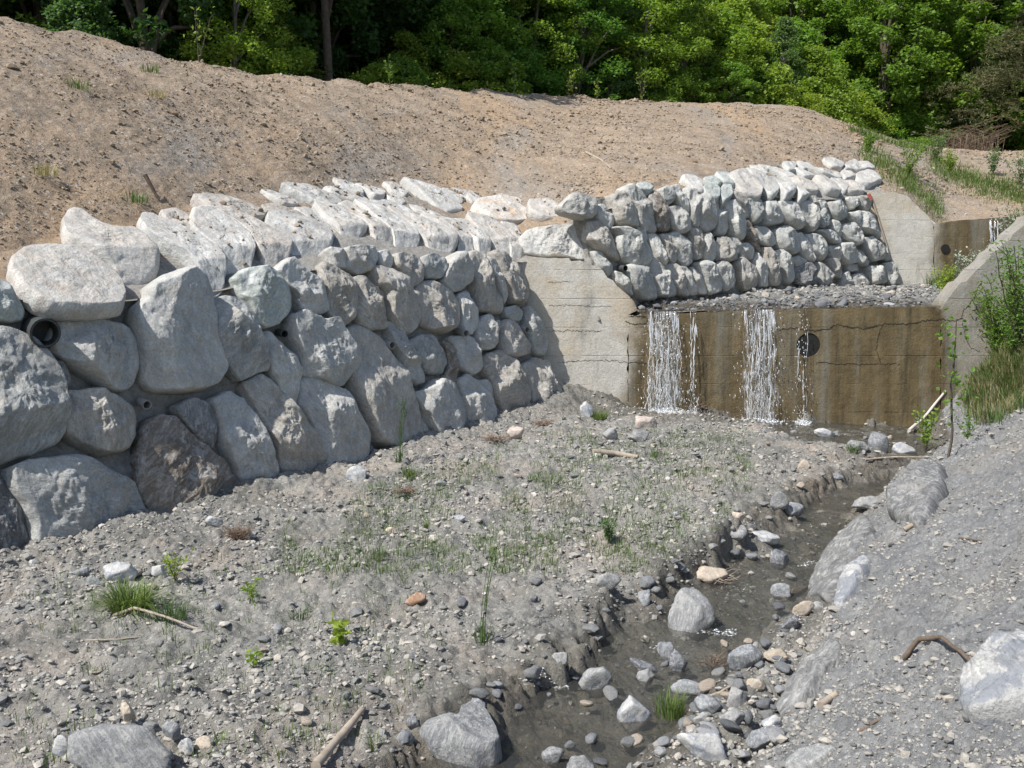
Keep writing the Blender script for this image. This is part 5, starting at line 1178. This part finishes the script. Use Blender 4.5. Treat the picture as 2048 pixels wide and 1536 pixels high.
twigs(475, 1078, 240, 0.17, 0.0035, M_dry, 'dry brown tangle of dead roots on the gravel before the brown boulder', 'dead plant', 'dead_root_clump', up=1.0)
twigs(1430, 1165, 46, 0.34, 0.006, M_wood, 'bleached dead branch spreading over the stream stone', 'branch', 'dead_branch', up=0.35)
twigs(990, 882, 90, 0.22, 0.005, M_dry, 'dead brown rootlets at the far foot of the boulder wall', 'dead plant', 'dead_root_clump', up=0.4)
twigs(1085, 850, 90, 0.22, 0.005, M_dry, 'dead brown rootlets beside the wing wall foot', 'dead plant', 'dead_root_clump', up=0.4)
twigs(810, 985, 80, 0.18, 0.005, M_dry, 'flat brown patch of dead roots on the middle of the gravel bar', 'dead plant', 'dead_root_clump', up=0.25)
twigs(1425, 1340, 60, 0.16, 0.004, M_dry, 'brown dead twigs standing at the water edge', 'dead plant', 'dead_root_clump', up=1.0)
twigs(1400, 822, 14, 0.32, 0.012, M_orange if False else M_wood_dark, 'curved orange-brown roots at the foot of the spillway', 'root', 'dead_root_clump', up=0.8)
# ------------------------------------------------------------------ grass and small plants
def blades(mb, c, n, h, spread, w, lean=0.5, droop=0.5, tintv=0.5):
    for k in range(n):
        a = rng.uniform(0, 6.283); rr = spread * math.sqrt(rng.random()) * 0.5; b = np.array([c[0] + rr * math.cos(a), c[1] + rr * math.sin(a), c[2] - 0.01])
        a2 = a + rng.normal(0, 0.7); L = h * rng.uniform(0.5, 1.1); ln = lean * rng.uniform(0.2, 1.2); d = np.array([math.cos(a2), math.sin(a2), 0]); sd_ = np.array([-d[1], d[0], 0]) * w * rng.uniform(0.7, 1.2)
        t = np.array([0, 0.35, 0.7, 1.0]); P = b + d * (L * ln * t ** 1.6)[:, None] + np.array([0, 0, 1.0]) * (L * (t - droop * ln * t ** 2.4 * 0.7))[:, None]
        ww = np.array([1, 0.9, 0.6, 0.05]); V = np.stack([P - sd_ * ww[:, None], P + sd_ * ww[:, None]], 1).reshape(-1, 3); mb.add(V, grid_faces(4, 2), tintv)
def gz(x, y):
    return float(zat(x, y))
def tuft(px, py, n, h, spread, label, mat=None, w=0.004, lean=0.6, droop=0.7, cat='grass tuft', group=None, where=hit):
    c = where(px, py); mb = MB(); blades(mb, c, n, h, spread, w, lean, droop); return tag(mb.build('grass_tuft', mat or M_grass, None, True), label, cat, group)
tuft(262, 1222, 420, 0.40, 0.32, 'large lush green grass tuft on the gravel near the boulder wall', w=0.005, lean=1.25, droop=0.8)
tuft(340, 1240, 120, 0.22, 0.28, 'looser grass tuft at the end of the bleached stick', w=0.004)
tuft(1200, 838, 110, 0.22, 0.26, 'small bright grass tuft at the foot of the wing wall', w=0.007)
tuft(820, 955, 90, 0.22, 0.22, 'grass tuft beside the lumpy white stone at the wall foot', w=0.004, lean=0.4)
tuft(1338, 1432, 130, 0.24, 0.22, 'green tuft by the white banded rock at the stream edge', w=0.004, lean=0.5, where=hitw)
tuft(1090, 965, 120, 0.16, 0.5, 'wide low grass patch on the middle of the gravel bar', w=0.004, lean=0.4)
tuft(440, 1512 if False else 1490, 0 or 20, 0.14, 0.1, 'sparse grass tuft near the bottom edge of the gravel bar')
tuft(748, 1500, 26, 0.16, 0.08, 'small grass tuft between the driftwood branch and heart-shaped boulder')
tuft(1705, 905, 50, 0.26, 0.18, 'grass tuft on the gravel near the angular blue-grey rock')
tuft(852, 1062, 60, 0.16, 0.03, 'pale thin grass tuft beside the buff slab')
tuft(755, 1120, 40, 0.18, 0.14, 'small blue-green grass tuft on the gravel bar')
tuft(600, 1235, 60, 0.14, 0.2, 'low yellow-green weed tuft on the gravel bar')
tuft(1310, 915, 40, 0.20, 0.14, 'thin grass tuft right of the short log')
tuft(420, 1360, 20, 0.10, 0.2, 'sparse low grass left of the seedling')
# tall flowering grass stalks
def stalks(px, py, n, h, label, bend=0.25, seeds=True):
    c = hit(px, py); mb = MB(); blades(mb, c, 34, h * 0.28, 0.16, 0.003, 0.7, 0.5)
    for k in range(n):
        d = rng.normal(0, 0.05, 2) + np.array([bend * rng.uniform(0.2, 0.6), 0]); L = h * rng.uniform(0.7, 1.0); t = np.linspace(0, 1, 9)
        P = np.array([c[0], c[1], c[2]]) + np.stack([rng.normal(0, 0.02) + d[0] * L * t ** 2, rng.normal(0, 0.02) + d[1] * L * t ** 2, L * t], -1)
        mb.tube(P, 0.004 * np.linspace(1, 0.5, 9), 4)
        for j in range(12 if seeds else 0):
            q = P[-1] + (P[-1] - P[-3]) * (-0.6 * j / 12) + rng.normal(0, 0.006, 3); V = q + rng.normal(0, 0.008, (4, 3)); mb.add(V, np.array([[0, 1, 2, 3]]))
    return tag(mb.build('tall_grass', M_grass, None, True), label, 'grass')
stalks(968, 1290, 5, 0.95, 'tall single grass stalks rising from the cut bank rim', 0.35)
stalks(800, 925, 8, 1.0, 'tall thin seeding grass against the boulder wall foot', 0.2)
# sparse grass over the bar, and grass on the right-hand banks: uncountable
mb = MB()
for k in range(3400):
    px, py = rng.uniform(560, 1500), rng.uniform(860, 1150)
    if py < np.interp(px, [560, 800, 1135], [1040, 945, 850]) + 6 or not bar(px, py): continue
    if n2(np.array([px]), np.array([py]), 130.0, 3, 81.0)[0] < -0.35 + 0.0009 * (py - 900) + 0.0006 * max(px - 1100, 0): continue
    blades(mb, hit(px, py), int(rng.integers(4, 11)), rng.uniform(0.05, 0.13), 0.22, 0.0034, 0.5, 0.4)
for k in range(420):
    px, py = rng.uniform(0, 900), rng.uniform(1090, 1530)
    if not bar(px, py) or n2(np.array([px]), np.array([py]), 110.0, 3, 82.0)[0] < -0.12: continue
    blades(mb, hit(px, py), int(rng.integers(4, 10)), rng.uniform(0.06, 0.15), 0.16, 0.003, 0.5, 0.4)
tag(mb.build('sparse_grass', M_sprout, None, True), 'thin scattered blades of new grass on the gravel bar', 'grass', kind='stuff')
mb = MB(); ms = MB(); mf = MB()
BX = []
for k in range(1200):
    px, py = rng.uniform(1915, 2060), 690 + 165 * rng.random() ** 1.25
    if px < np.interp(py, [690, 800, 855], [1985, 1925, 1950]) or (py > 775 and n2(np.array([px]), np.array([py]), 45.0, 3, 83.0)[0] < (py - 800) * 0.012): continue
    c = hit(px, py)
    if c[1] > YD - 0.1 or c[1] < 13.5: continue
    blades(mb if rng.random() < 0.55 else ms, c, 9, rng.uniform(0.18, 0.42), 0.25, 0.006, 0.7, 0.6)
for k in range(1500):                               # bank between the weirs on the right
    y = rng.uniform(YD + 0.9, Y2 + 1.0); x = 9.2 + (y - YD) * 0.22 + rng.uniform(0, 4.0)
    blades(mb if rng.random() < 0.8 else ms, (x, y, uz(x, y)), 8, rng.uniform(0.15, 0.45), 0.3, 0.008, 0.6, 0.5)
tag(mb.build('bank_grass', M_grass, None, True), 'green grass covering the right bank around the wing wall', 'grass', kind='stuff')
tag(ms.build('dry_bank_grass', M_straw, None, True), 'dry straw-coloured grass hanging on the right bank', 'grass', kind='stuff')
mb = MB()
def earth_xy(px, py):
    h_ = hit_bvh(bvh_earth, px, py)[0]; return None if h_ is None else np.array(h_)
for k in range(1100):
    t = rng.random(); px = rng.uniform(1722, 1880); py = np.interp(px, [1720, 1790, 1880], [298, 352, 418]) + rng.normal(0, 14)
    if rng.random() < 0.6: px = rng.uniform(1855, 2060); py = np.interp(px, [1850, 1950, 2048], [318, 366, 395]) + rng.normal(0, 13)
    c = earth_xy(px, py)
    if c is not None: blades(mb, c, 7, rng.uniform(0.08, 0.28), 0.45, 0.010, 0.7, 0.5)
for k in range(900):
    px = rng.uniform(1700, 2060); c = earth_xy(px, np.interp(px, [1700, 1780, 1860, 2048], [258, 284, 301, 306]) + 2 + abs(rng.normal(0, 2)))
    if c is not None and px < 1850 and k < 260: blades(mb, c, 7, rng.uniform(0.15, 0.4), 0.5, 0.014, 0.5, 0.4)
tag(mb.build('verge_grass', M_sprout, None, True), 'grass strip along the path end above the upper weir', 'grass', kind='stuff')

def leafy(mb, P, n, L, wd, outward=0.5, up=0.4):
    """n leaves (pointed diamonds bent along the midrib) placed at points P"""
    idx = rng.integers(0, len(P), n); p = P[idx]
    d = rng.normal(size=(n, 3)); d[:, 2] = d[:, 2] * 0.6 + up; d /= np.linalg.norm(d, axis=1, keepdims=True)
    r = rng.normal(size=(n, 3)); s = np.cross(d, r); s /= np.linalg.norm(s, axis=1, keepdims=True) + 1e-9; k = L * rng.uniform(0.6, 1.2, n)[:, None]; w = wd * rng.uniform(0.7, 1.2, n)[:, None]
    nn = np.cross(d, s)
    V = np.stack([p, p + d * k * 0.5 + s * w + nn * k * 0.08, p + d * k, p + d * k * 0.5 - s * w + nn * k * 0.08], 1).reshape(-1, 3)
    i = np.arange(n)[:, None] * 4; F = np.concatenate([i + np.array([0, 1, 2]), i + np.array([0, 2, 3])], 0); mb.add(V, F)
def sapling(px, py, h, nstem, nleaf, L, label, leafmat, cat, name, where=hit, spread=0.25, wd=0.4, low=0.15, barkmat=None, pos=None):
    c = np.array(where(px, py)) if pos is None else np.array(pos); st = MB(); lf = MB()
    for k in range(nstem):
        a = rng.uniform(0, 6.28); t = np.linspace(0, 1, 10); sp_ = spread * rng.uniform(0.2, 1) * (1 if nstem > 1 else 0.2); hh = h * rng.uniform(0.7, 1.0) if nstem > 1 else h
        P = c + np.stack([math.cos(a) * sp_ * h * t ** 1.3, math.sin(a) * sp_ * h * t ** 1.3, hh * t], -1); P[1:] += rng.normal(0, 0.012 * h, (9, 3))
        st.tube(P, 0.011 * h * np.linspace(1, 0.35, 10) * (0.8 if nstem > 1 else 1), 5)
        Q = interp_pts(P, 60); Q = Q[int(60 * low):]; Q = np.concatenate([Q + rng.normal(0, 0.05 * h, Q.shape) for _ in range(3)])
        leafy(lf, Q, nleaf // nstem, L, L * wd * 0.5)
    e = tag(empty(name, tuple(c)), label, cat); st.build('stem', barkmat or M_bark, e, True, c); lf.build('foliage', leafmat, e, False, c); return e
sapling(680, 1292, 0.22, 6, 60, 0.075, 'bright green broad-leaved seedling on the gravel bar', M_leaf_bright, 'seedling', 'seedling', spread=0.5, wd=0.8)
sapling(1218, 1088, 0.30, 9, 260, 0.055, 'little grey-green willow bush near the stream bank', M_leaf_cool, 'bush', 'willow_bush', spread=0.5, wd=0.35)
sapling(508, 1340, 0.15, 4, 30, 0.06, 'small leafy seedling left of the bright green one', M_leaf_bright, 'seedling', 'seedling', spread=0.5, wd=0.7)
sapling(350, 1165, 0.30, 8, 130, 0.06, 'dark leafy weeds behind the large grass tuft', M_leaf_mid, 'weed', 'weed', spread=0.6, wd=0.35)
sapling(500, 1210, 0.25, 5, 60, 0.07, 'thin leafy weed right of the large grass tuft', M_leaf_mid, 'weed', 'weed', spread=0.5, wd=0.3)
sapling(1896, 915, 1.75, 1, 130, 0.075, 'slender young birch sapling in front of the spillway', M_leaf_bright, 'sapling', 'sapling', low=0.3, wd=0.75)
sapling(1850, 905, 0.85, 5, 210, 0.07, 'low leafy birch shoot left of the slender sapling', M_leaf_bright, 'sapling', 'sapling', low=0.2, wd=0.75, spread=0.3)
sapling(1935, 880, 0.5, 6, 160, 0.06, 'small leafy shrub on the bank edge right of the sapling', M_leaf_mid, 'shrub', 'shrub', spread=0.5, wd=0.5)
for (x, y, hgt, lab) in ((2035, 720, 2.1, 'leafy green willow shrub leaning over the right wing wall'), (2000, 690, 1.4, 'smaller willow shoots at the broken edge of the right wing wall'), (2075, 700, 2.5, 'taller willow shrub at the right edge of the picture')):
    p = hit(x, y); p = p if p[1] < YD - 0.15 else np.array([ray(x, y)[0] * (YD - 0.4), YD - 0.4, 0]); p[2] = gz(p[0], p[1])
    sapling(x, y, hgt, 14, 2200, 0.085, lab, M_leaf_mid, 'shrub', 'willow_shrub', spread=0.4, wd=0.35, pos=p)
for i, (x, y, hgt) in enumerate(((1918, 520, 1.0), (1945, 515, 1.1), (1932, 540, 0.8))):
    r = ray(x, y); dd_ = 23.5 + i * 0.4; p = r * dd_; p[2] = uz(p[0], p[1])
    sapling(x, y, hgt, 4, 240, 0.07, ['silver-leaved stalk left of the pair by the upper weir', 'tallest silver-leaved stalk before the upper weir', 'shortest silver-leaved stalk low on the bank'][i], M_silver, 'plant', 'silver_leaf_plant', spread=0.15, wd=0.5, pos=p)
for i, (x, y, hgt, mt, lab) in enumerate(((2030, 430, 1.5, M_silver, 'silvery white-leaved bush at the right edge above the wing wall'), (2048, 470, 1.2, M_leaf_mid, 'green bush at the right edge below the silvery one'), (1985, 520, 0.8, M_leaf_bright, 'yellow-green weeds on the bank top'), (1890, 585, 0.7, M_leaf_bright, 'bright green weeds at the foot of the upper weir'))):
    r = ray(x, y); p = r * (25.0 - i * 0.6); p[2] = uz(p[0], p[1]); sapling(x, y, hgt, 9, 600, 0.08, lab, mt, 'bush', 'bush', spread=0.45, wd=0.4, pos=p)
for (x, y, hgt, lab, mt) in ((1815, 355, 1.1, 'leafy green bush at the end of the earth slope', M_leaf_mid), (1870, 325, 0.9, 'grey-green bush beside the earth path', M_leaf_cool), (1735, 305, 0.6, 'small green weed at the corner of the earth slope', M_leaf_mid), (1900, 345, 0.7, 'low green bush on the verge of the earth path', M_leaf_mid), (1985, 350, 0.9, 'tall feathery weed at the far path edge', M_leaf_cool), (2040, 370, 1.1, 'pale leafy bush at the far right of the path edge', M_leaf_cool)):
    p = earth_xy(x, y)
    if p is not None: sapling(x, y, hgt, 8, 420, 0.10, lab, mt, 'bush', 'bush', spread=0.5, wd=0.4, pos=p)
for i, (x, y, hgt) in enumerate(((375, 112, 1.0), (398, 118, 1.4), (85, 45, 0.7), (1135, 190, 1.0), (1145, 190, 0.9), (1195, 196, 0.8), (1030, 184, 0.9), (780, 165, 0.8), (1285, 198, 1.2))):
    p = earth_xy(x, y + 6)
    if p is not None: sapling(x, y, hgt, 3, 36, 0.12, 'thin weed shoot standing on the crest of the bare slope', M_leaf_bright, 'weed', 'weed', spread=0.25, wd=0.5, pos=p)['group'] = 'weed shoots on the slope crest'
for i, (x, y) in enumerate(((155, 178), (310, 195), (300, 145), (85, 350), (268, 405))):
    p = earth_xy(x, y)
    if p is not None: c = MB(); blades(c, p, 70, 0.22, 0.4, 0.006, 0.6, 0.5); tag(c.build('grass_tuft', M_straw if i % 2 else M_grass, None, True), 'small dull grass clump on the left of the bare slope', 'grass tuft', 'grass clumps on the bare slope')

# ------------------------------------------------------------------ trees of the wood behind the slope
def broadleaf(h, r0, base, nclus, nleaf, L, seed, limb=9):
    """a tree: tapered trunk with limbs to the leaf clusters; an uneven crown of leaf-sized faces"""
    r = np.random.default_rng(seed); tr = MB(); t = np.linspace(0, 1, 14)
    tp = np.stack([0.25 * fbm(np.stack([t * 2, t * 0 + seed, t * 0], -1), 2), 0.25 * fbm(np.stack([t * 2, t * 0 + seed + 9, t * 0], -1), 2), h * 0.92 * t - 0.3], -1); tp[0, :2] = 0
    tr.tube(tp, 0.012 * h * np.linspace(1, 0.2, 14) + 0.012, 8)
    C = []; W = []
    for k in range(nclus):
        u = r.random(); z = base + (h - base) * u; env = math.sin(math.pi * min(1, 0.16 + 0.84 * u)) ** 0.7 * (1.05 - 0.35 * u)
        rad = r0 * env * math.sqrt(r.uniform(0.12, 1)) * r.uniform(0.75, 1.2); a = r.uniform(0, 6.283)
        C.append([rad * math.cos(a), rad * math.sin(a), z]); W.append(r.uniform(0.5, 1.3) * r0 * 0.165)
    C = np.array(C); W = np.array(W); C[:, :2] += np.stack([np.interp(C[:, 2], tp[:, 2], tp[:, k]) for k in (0, 1)], -1)
    for k in range(min(limb * 2, nclus)):
        zb = max(0.25 * base + 0.3, C[k, 2] * r.uniform(0.45, 0.8)); b = np.array([np.interp(zb, tp[:, 2], tp[:, 0]), np.interp(zb, tp[:, 2], tp[:, 1]), zb])
        m = (b + C[k]) / 2 + np.array([0, 0, 0.12 * h * 0.3]) + r.normal(0, 0.08, 3); tr.tube(interp_pts([b, m, C[k]], 8), 0.007 * h * np.linspace(1, 0.25, 8) + 0.004, 5)
    per = r.multinomial(nleaf, W ** 2 / np.sum(W ** 2)); P = []
    for c, w, n in zip(C, W, per):
        d = r.normal(size=(n, 3)); d /= np.linalg.norm(d, axis=1, keepdims=True); P.append(c + d * (w * r.uniform(0.25, 1.0, (n, 1)) ** 0.6) * np.array([1.15, 1.15, 0.75]))
    P = np.concatenate(P); n = len(P); lf = MB()
    d = r.normal(size=(n, 3)); d[:, 2] = d[:, 2] * 0.5 - 0.15; d /= np.linalg.norm(d, axis=1, keepdims=True); up_ = r.normal(size=(n, 3)) * 0.55 + np.array([0, 0, 1.0]); s = np.cross(d, up_); s /= np.linalg.norm(s, axis=1, keepdims=True) + 1e-9
    k = L * r.uniform(0.65, 1.3, (n, 1)); w = k * 0.36; nn = np.cross(s, d)
    V = np.stack([P, P + d * k * 0.45 + s * w - nn * k * 0.06, P + d * k, P + d * k * 0.45 - s * w - nn * k * 0.06], 1).reshape(-1, 3); i = np.arange(n)[:, None] * 4
    lf.add(V, np.concatenate([i + np.array([0, 1, 2]), i + np.array([0, 2, 3])], 0)); return tr, lf
def conifer(h, r0, base, seed, tufts=2600, nd=26, L=0.16, droop=0.25):
    r = np.random.default_rng(seed); tr = MB(); t = np.linspace(0, 1, 12); tr.tube(np.stack([0.1 * np.sin(3 * t), 0 * t, h * t - 0.3], -1), 0.02 * h * np.linspace(1, 0.12, 12) + 0.01, 8); P = []
    for k in range(80):
        u = r.random() ** 0.9; z = base + (h - base) * u; R = r0 * (1 - u) ** 0.75 * r.uniform(0.55, 1.1) + 0.25; a = r.uniform(0, 6.283); q = np.linspace(0, 1, 9)
        B = np.stack([R * q * math.cos(a), R * q * math.sin(a), z + 0.25 * R * q - droop * R * q * q * 1.6], -1); B[1:] += r.normal(0, 0.04 * R, (8, 3)); tr.tube(B, 0.03 * np.linspace(1, 0.25, 9), 5)
        Q = interp_pts(B, 40)[12:]; P.append(Q[r.integers(0, 28, tufts // 80)] + r.normal(0, 0.14 * R * 0.6 + 0.05, (tufts // 80, 3)) * np.array([1, 1, 0.55]))
    P = np.repeat(np.concatenate(P), nd, 0); n = len(P); d = r.normal(size=(n, 3)); d[:, 2] = d[:, 2] * 0.7 + 0.25; d /= np.linalg.norm(d, axis=1, keepdims=True); s = np.cross(d, r.normal(size=(n, 3))); s /= np.linalg.norm(s, axis=1, keepdims=True) + 1e-9
    k = L * r.uniform(0.6, 1.2, (n, 1)); V = np.stack([P, P + d * k + s * 0.012, P + d * k - s * 0.012], 1).reshape(-1, 3); lf = MB(); lf.add(V, np.arange(n * 3).reshape(n, 3)); return tr, lf
PROTO = {}
def proto(key, mk, leafm, barkm):
    tr, lf = mk; V, F, T = tr.get(); a = mesh('trunk', V, F, barkm, True); V, F, T = lf.get(); b = mesh('crown', V, F, leafm, False); PROTO[key] = (a, b)
for k in range(3):
    proto('bush%d' % k, broadleaf(4.6, 2.0, 0.15, 170, 21000, 0.105, 21 + k), [M_leaf_mid, M_leaf_bright, M_leaf_mid][k], M_bark)
    proto('tree%d' % k, broadleaf(9.0, 2.5, 1.5, 200, 25000, 0.125, 31 + k), [M_leaf_mid, M_leaf_bright, M_leaf_mid][k], M_bark_pale)
    proto('tall%d' % k, broadleaf(14.0, 3.0, 2.8, 130, 15000, 0.20, 41 + k), [M_leaf_dark, M_leaf_dark, M_leaf_mid][k], M_bark)
proto('cool0', broadleaf(5.2, 2.3, 0.4, 150, 17000, 0.125, 51), M_leaf_cool, M_bark)
proto('cool1', broadleaf(8.0, 1.8, 1.0, 150, 16000, 0.115, 52), M_leaf_cool, M_bark_pale)
proto('low0', broadleaf(2.4, 1.5, 0.05, 60, 9000, 0.095, 53), M_leaf_bright, M_bark)
proto('low1', broadleaf(2.0, 1.6, 0.05, 60, 9000, 0.095, 54), M_leaf_mid, M_bark)
proto('pine0', conifer(13, 4.6, 0.7, 61, 5200, 24), M_needle, M_bark_pine)
proto('pine1', conifer(15, 4.0, 3.0, 62, droop=0.4), M_needle_dark, M_bark)
def tree(key, px, d, h=None, label='', cat='tree', group=None, name='leafy_tree', width=1.0):
    x = (px - 1024) / FPX * d; p = drop(bvh_hill, x, d) or drop(bvh_earth, x, d)
    if p is None: p = Vector((x, d, 6.0))
    a, b = PROTO[key]; nat = {'bush': 4.6, 'tree': 9.0, 'tall': 14.0, 'low0': 2.4, 'low1': 2.0, 'cool0': 5.2, 'cool1': 8.0, 'pine0': 13, 'pine1': 15}
    base = nat.get(key) or nat[key[:-1]]; s = (h or base) / base
    e = empty(name, p); e.rotation_euler = (0, 0, rng.uniform(0, 6.28)); e.scale = (s * width, s * width, s); tag(e, label, cat, group)
    for nm, me in (('trunk', a), ('crown', b)):
        o = link(nm, me, e)
    return e
T1 = 'leafy shrub at the edge of the wood behind the slope'; G1 = 'shrubs along the wood edge'
def crest_d(px):
    return float(np.interp(px, [-420, -160, 0, 150, 300, 430, 600, 800, 960, 1080, 1240, 1400, 1500, 1620, 1700, 1780, 1860, 1950, 2060, 2260], [19, 19.5, 20.5, 22, 23.5, 25, 27, 30, 33, 35, 38, 40.5, 42, 43, 43.5, 44, 44.5, 45.5, 47, 49]))
tree('cool0', 195, 26.5, 3.9, 'bushy maple-like shrub with pale leaves at upper left', 'shrub', name='leafy_shrub')
tree('low1', 60, 25.0, 1.6, 'dark low shrub at the far upper left corner', 'shrub', name='leafy_shrub')
tree('tree1', 490, 29.5, 7.0, 'bright green tree standing forward of the shaded wood at upper left', width=0.95)
tree('bush0', 560, 31.5, 4.6, 'green bush right of the bright forward tree', 'shrub', name='leafy_shrub')
tree('low1', 640, 31, 1.6, 'low green bush in the gap of the shaded wood', 'shrub', name='leafy_shrub')
tree('low0', 735, 32, 2.1, 'pale low bush at the left end of the dense shrubs', 'shrub', name='leafy_shrub')
tree('low1', 585, 29.5, 1.7, 'low green bush below the green bush at upper left', 'shrub', name='leafy_shrub')
tree('bush2', 690, 35, 3.4, 'green bush between the shaded trunks and the dense shrubs', 'shrub', name='leafy_shrub')
tree('low0', 770, 32.5, 2.2, 'bright low bush at the crest right of the pale low bush', 'shrub', name='leafy_shrub')
tree('low1', 700, 33, 2.0, 'dark green low bush beside the pale low bush', 'shrub', name='leafy_shrub')
B_ = [(830, 35, 4.2, 'bush0'), (895, 36, 5.2, 'bush2'), (955, 37.5, 6.0, 'bush1'), (1010, 38, 5.2, 'bush0'), (1075, 39.5, 8.2, 'tree0'), (1150, 40.5, 8.6, 'tree2'), (1215, 42, 7.2, 'cool1'), (1290, 42.5, 8.2, 'tree1'), (1350, 44, 7.8, 'tree0'), (1400, 45, 6.5, 'bush1'), (1455, 46, 6.8, 'bush1'), (1500, 45.5, 3.8, 'bush2'), (1560, 47, 7.0, 'cool1'), (1610, 47.5, 6.2, 'bush2'), (1660, 48, 4.5, 'bush0'), (1700, 49, 5.0, 'bush1'), (1745, 50, 4.0, 'bush2'), (1790, 51, 4.8, 'bush1'), (1835, 52, 4.2, 'cool0'), (1880, 53, 5.2, 'cool0'), (860, 38.5, 6.5, 'tree2'), (1560, 51, 8.5, 'bush1'), (1475, 52, 9.0, 'bush1'), (1640, 54, 6.5, 'bush2'), (1770, 55, 6.5, 'bush0'), (1690, 46.8, 2.2, 'low0'), (1755, 47, 1.9, 'low1'), (1810, 47.5, 2.2, 'low0'), (1560, 45, 2.2, 'low1'), (1620, 45.3, 2.4, 'low0'), (930, 35.3, 2.4, 'low1'), (1000, 36, 2.0, 'low1'), (1430, 43, 2.4, 'low0'), (1350, 42, 1.9, 'low1'), (1850, 48, 2.3, 'low0'), (820, 33.5, 2.2, 'low1')]
for px, d, h_, key in B_:
    if key.startswith('tree') or key == 'cool1': tree(key, px, d, h_, 'leafy tree with visible trunk at the edge of the wood', 'tree', 'trees along the wood edge')
    else: tree(key, px, d, h_, T1, 'shrub', G1, 'leafy_shrub')
for i in range(84):                                  # the wood behind
    px = -150 + 2400 * ((i * 0.6180339) % 1.0); d = crest_d(px) + rng.uniform(7.5, 26); left = px < 780
    key = ['tall0', 'tall1', 'tall2'][int(rng.integers(3))] if not left else ['tall0', 'tall1'][int(rng.integers(2))]
    if px > 1400: key = ['tree0', 'tree1', 'tall2', 'bush1'][int(rng.integers(4))]
    hh = rng.uniform(11, 17) if key.startswith('tall') else rng.uniform(7, 11)
    tree(key, px, d, hh, 'tall tree of the shaded wood behind the bare slope', 'tree', 'trees of the wood', name='forest_tree')
tree('pine0', 2085, 48.0, 13.5, 'brownish-green pine with drooping boughs at the upper right corner', 'tree', name='pine_tree', width=1.15)
tree('pine1', 1715, 63, 17.0, 'dark conifer standing high behind the bright shrubs at upper right', 'tree', name='conifer_tree', width=1.1)
tree('pine1', 1600, 68, 16.0, 'second dark conifer left of the high one', 'tree', name='conifer_tree')
for px, d, h_ in ((1480, 74, 24), (1560, 76, 25), (1640, 75, 25), (1720, 78, 26), (1790, 76, 25), (1860, 78, 26), (1880, 58, 16), (1960, 62, 18), (2050, 60, 17), (1800, 64, 17), (2130, 57, 15), (1930, 70, 22), (2010, 72, 23)):
    tree('tall2', px, d, h_, 'tall tree of the shaded wood behind the bare slope', 'tree', 'trees of the wood', name='forest_tree', width=1.2)
# bare trunks showing in the shade at upper left
for i, (px, d, h_) in enumerate(((302, 27.5, 9), (672, 31.5, 10), (640, 34, 10), (240, 29, 9), (560, 36, 11), (720, 36, 11), (100, 30, 10), (20, 31, 10), (380, 32, 11))):
    tree('tall0' if i % 2 else 'tall1', px, d, h_ * 1.5, 'straight bare-stemmed tree in the shade at upper left', 'tree', 'bare-stemmed trees at upper left', name='forest_tree', width=0.8)
# dry thicket under the pine
for i, px in enumerate((1895, 1925, 1950, 1878)):
    p = earth_xy(px, 302) if i else earth_xy(px, 303)
    x = (px - 1024) / FPX * 47.5; q = drop(bvh_hill, x, 47.5) or drop(bvh_earth, x, 47.5)
    if q is None: continue
    mb = MB()
    for k in range(60):
        a = rng.uniform(0, 6.28); s0 = np.array(q) + np.array([rng.normal(0, 0.35), rng.normal(0, 0.3), 0]); L = rng.uniform(0.8, 2.3)
        mb.tube(interp_pts([s0, s0 + np.array([rng.normal(0, 0.15), rng.normal(0, 0.15), L * 0.6]), s0 + np.array([math.cos(a) * 0.5 * L, math.sin(a) * 0.5 * L, L * 0.75])], 7), 0.016 * np.linspace(1, 0.3, 7), 4)
    tag(mb.build('dry_thicket', M_dry, None, True), 'brown dry thicket of stems under the pine at the path end', 'dead shrub', 'dry thickets under the pine')
# red brick chip and paint-marked stone on the upper bed

# white riffles where the stream breaks over stones
fo8 = np.array([[0, 1, 2], [0, 2, 3], [0, 3, 4], [0, 4, 1], [5, 2, 1], [5, 3, 2], [5, 4, 3], [5, 1, 4]]); oc = np.array([[0, 0, 1], [1, 0, 0], [0, 1, 0], [-1, 0, 0], [0, -1, 0], [0, 0, -1.0]])
fb = MB()
for (xa, ya, xb, yb, n_) in ((1045, 1366, 1135, 1378, 90), (1395, 1262, 1470, 1268, 70), (1330, 1290, 1300, 1300, 20), (1600, 1130, 1640, 1128, 26), (1470, 1180, 1520, 1170, 20)):
    for k in range(n_):
        t_ = rng.random(); c = hitw(xa + (xb - xa) * t_ + rng.normal(0, 5), ya + (yb - ya) * t_ + rng.normal(0, 3)); s_ = rng.uniform(0.004, 0.014)
        fb.add(c + np.array([0, 0, 0.003]) + oc * s_ * np.array([1.6, 1.2, 0.5]), fo8)
tag(fb.build('stream_foam', M_fall, None, True), 'flecks of white water where the stream breaks over stones', 'foam', kind='stuff')
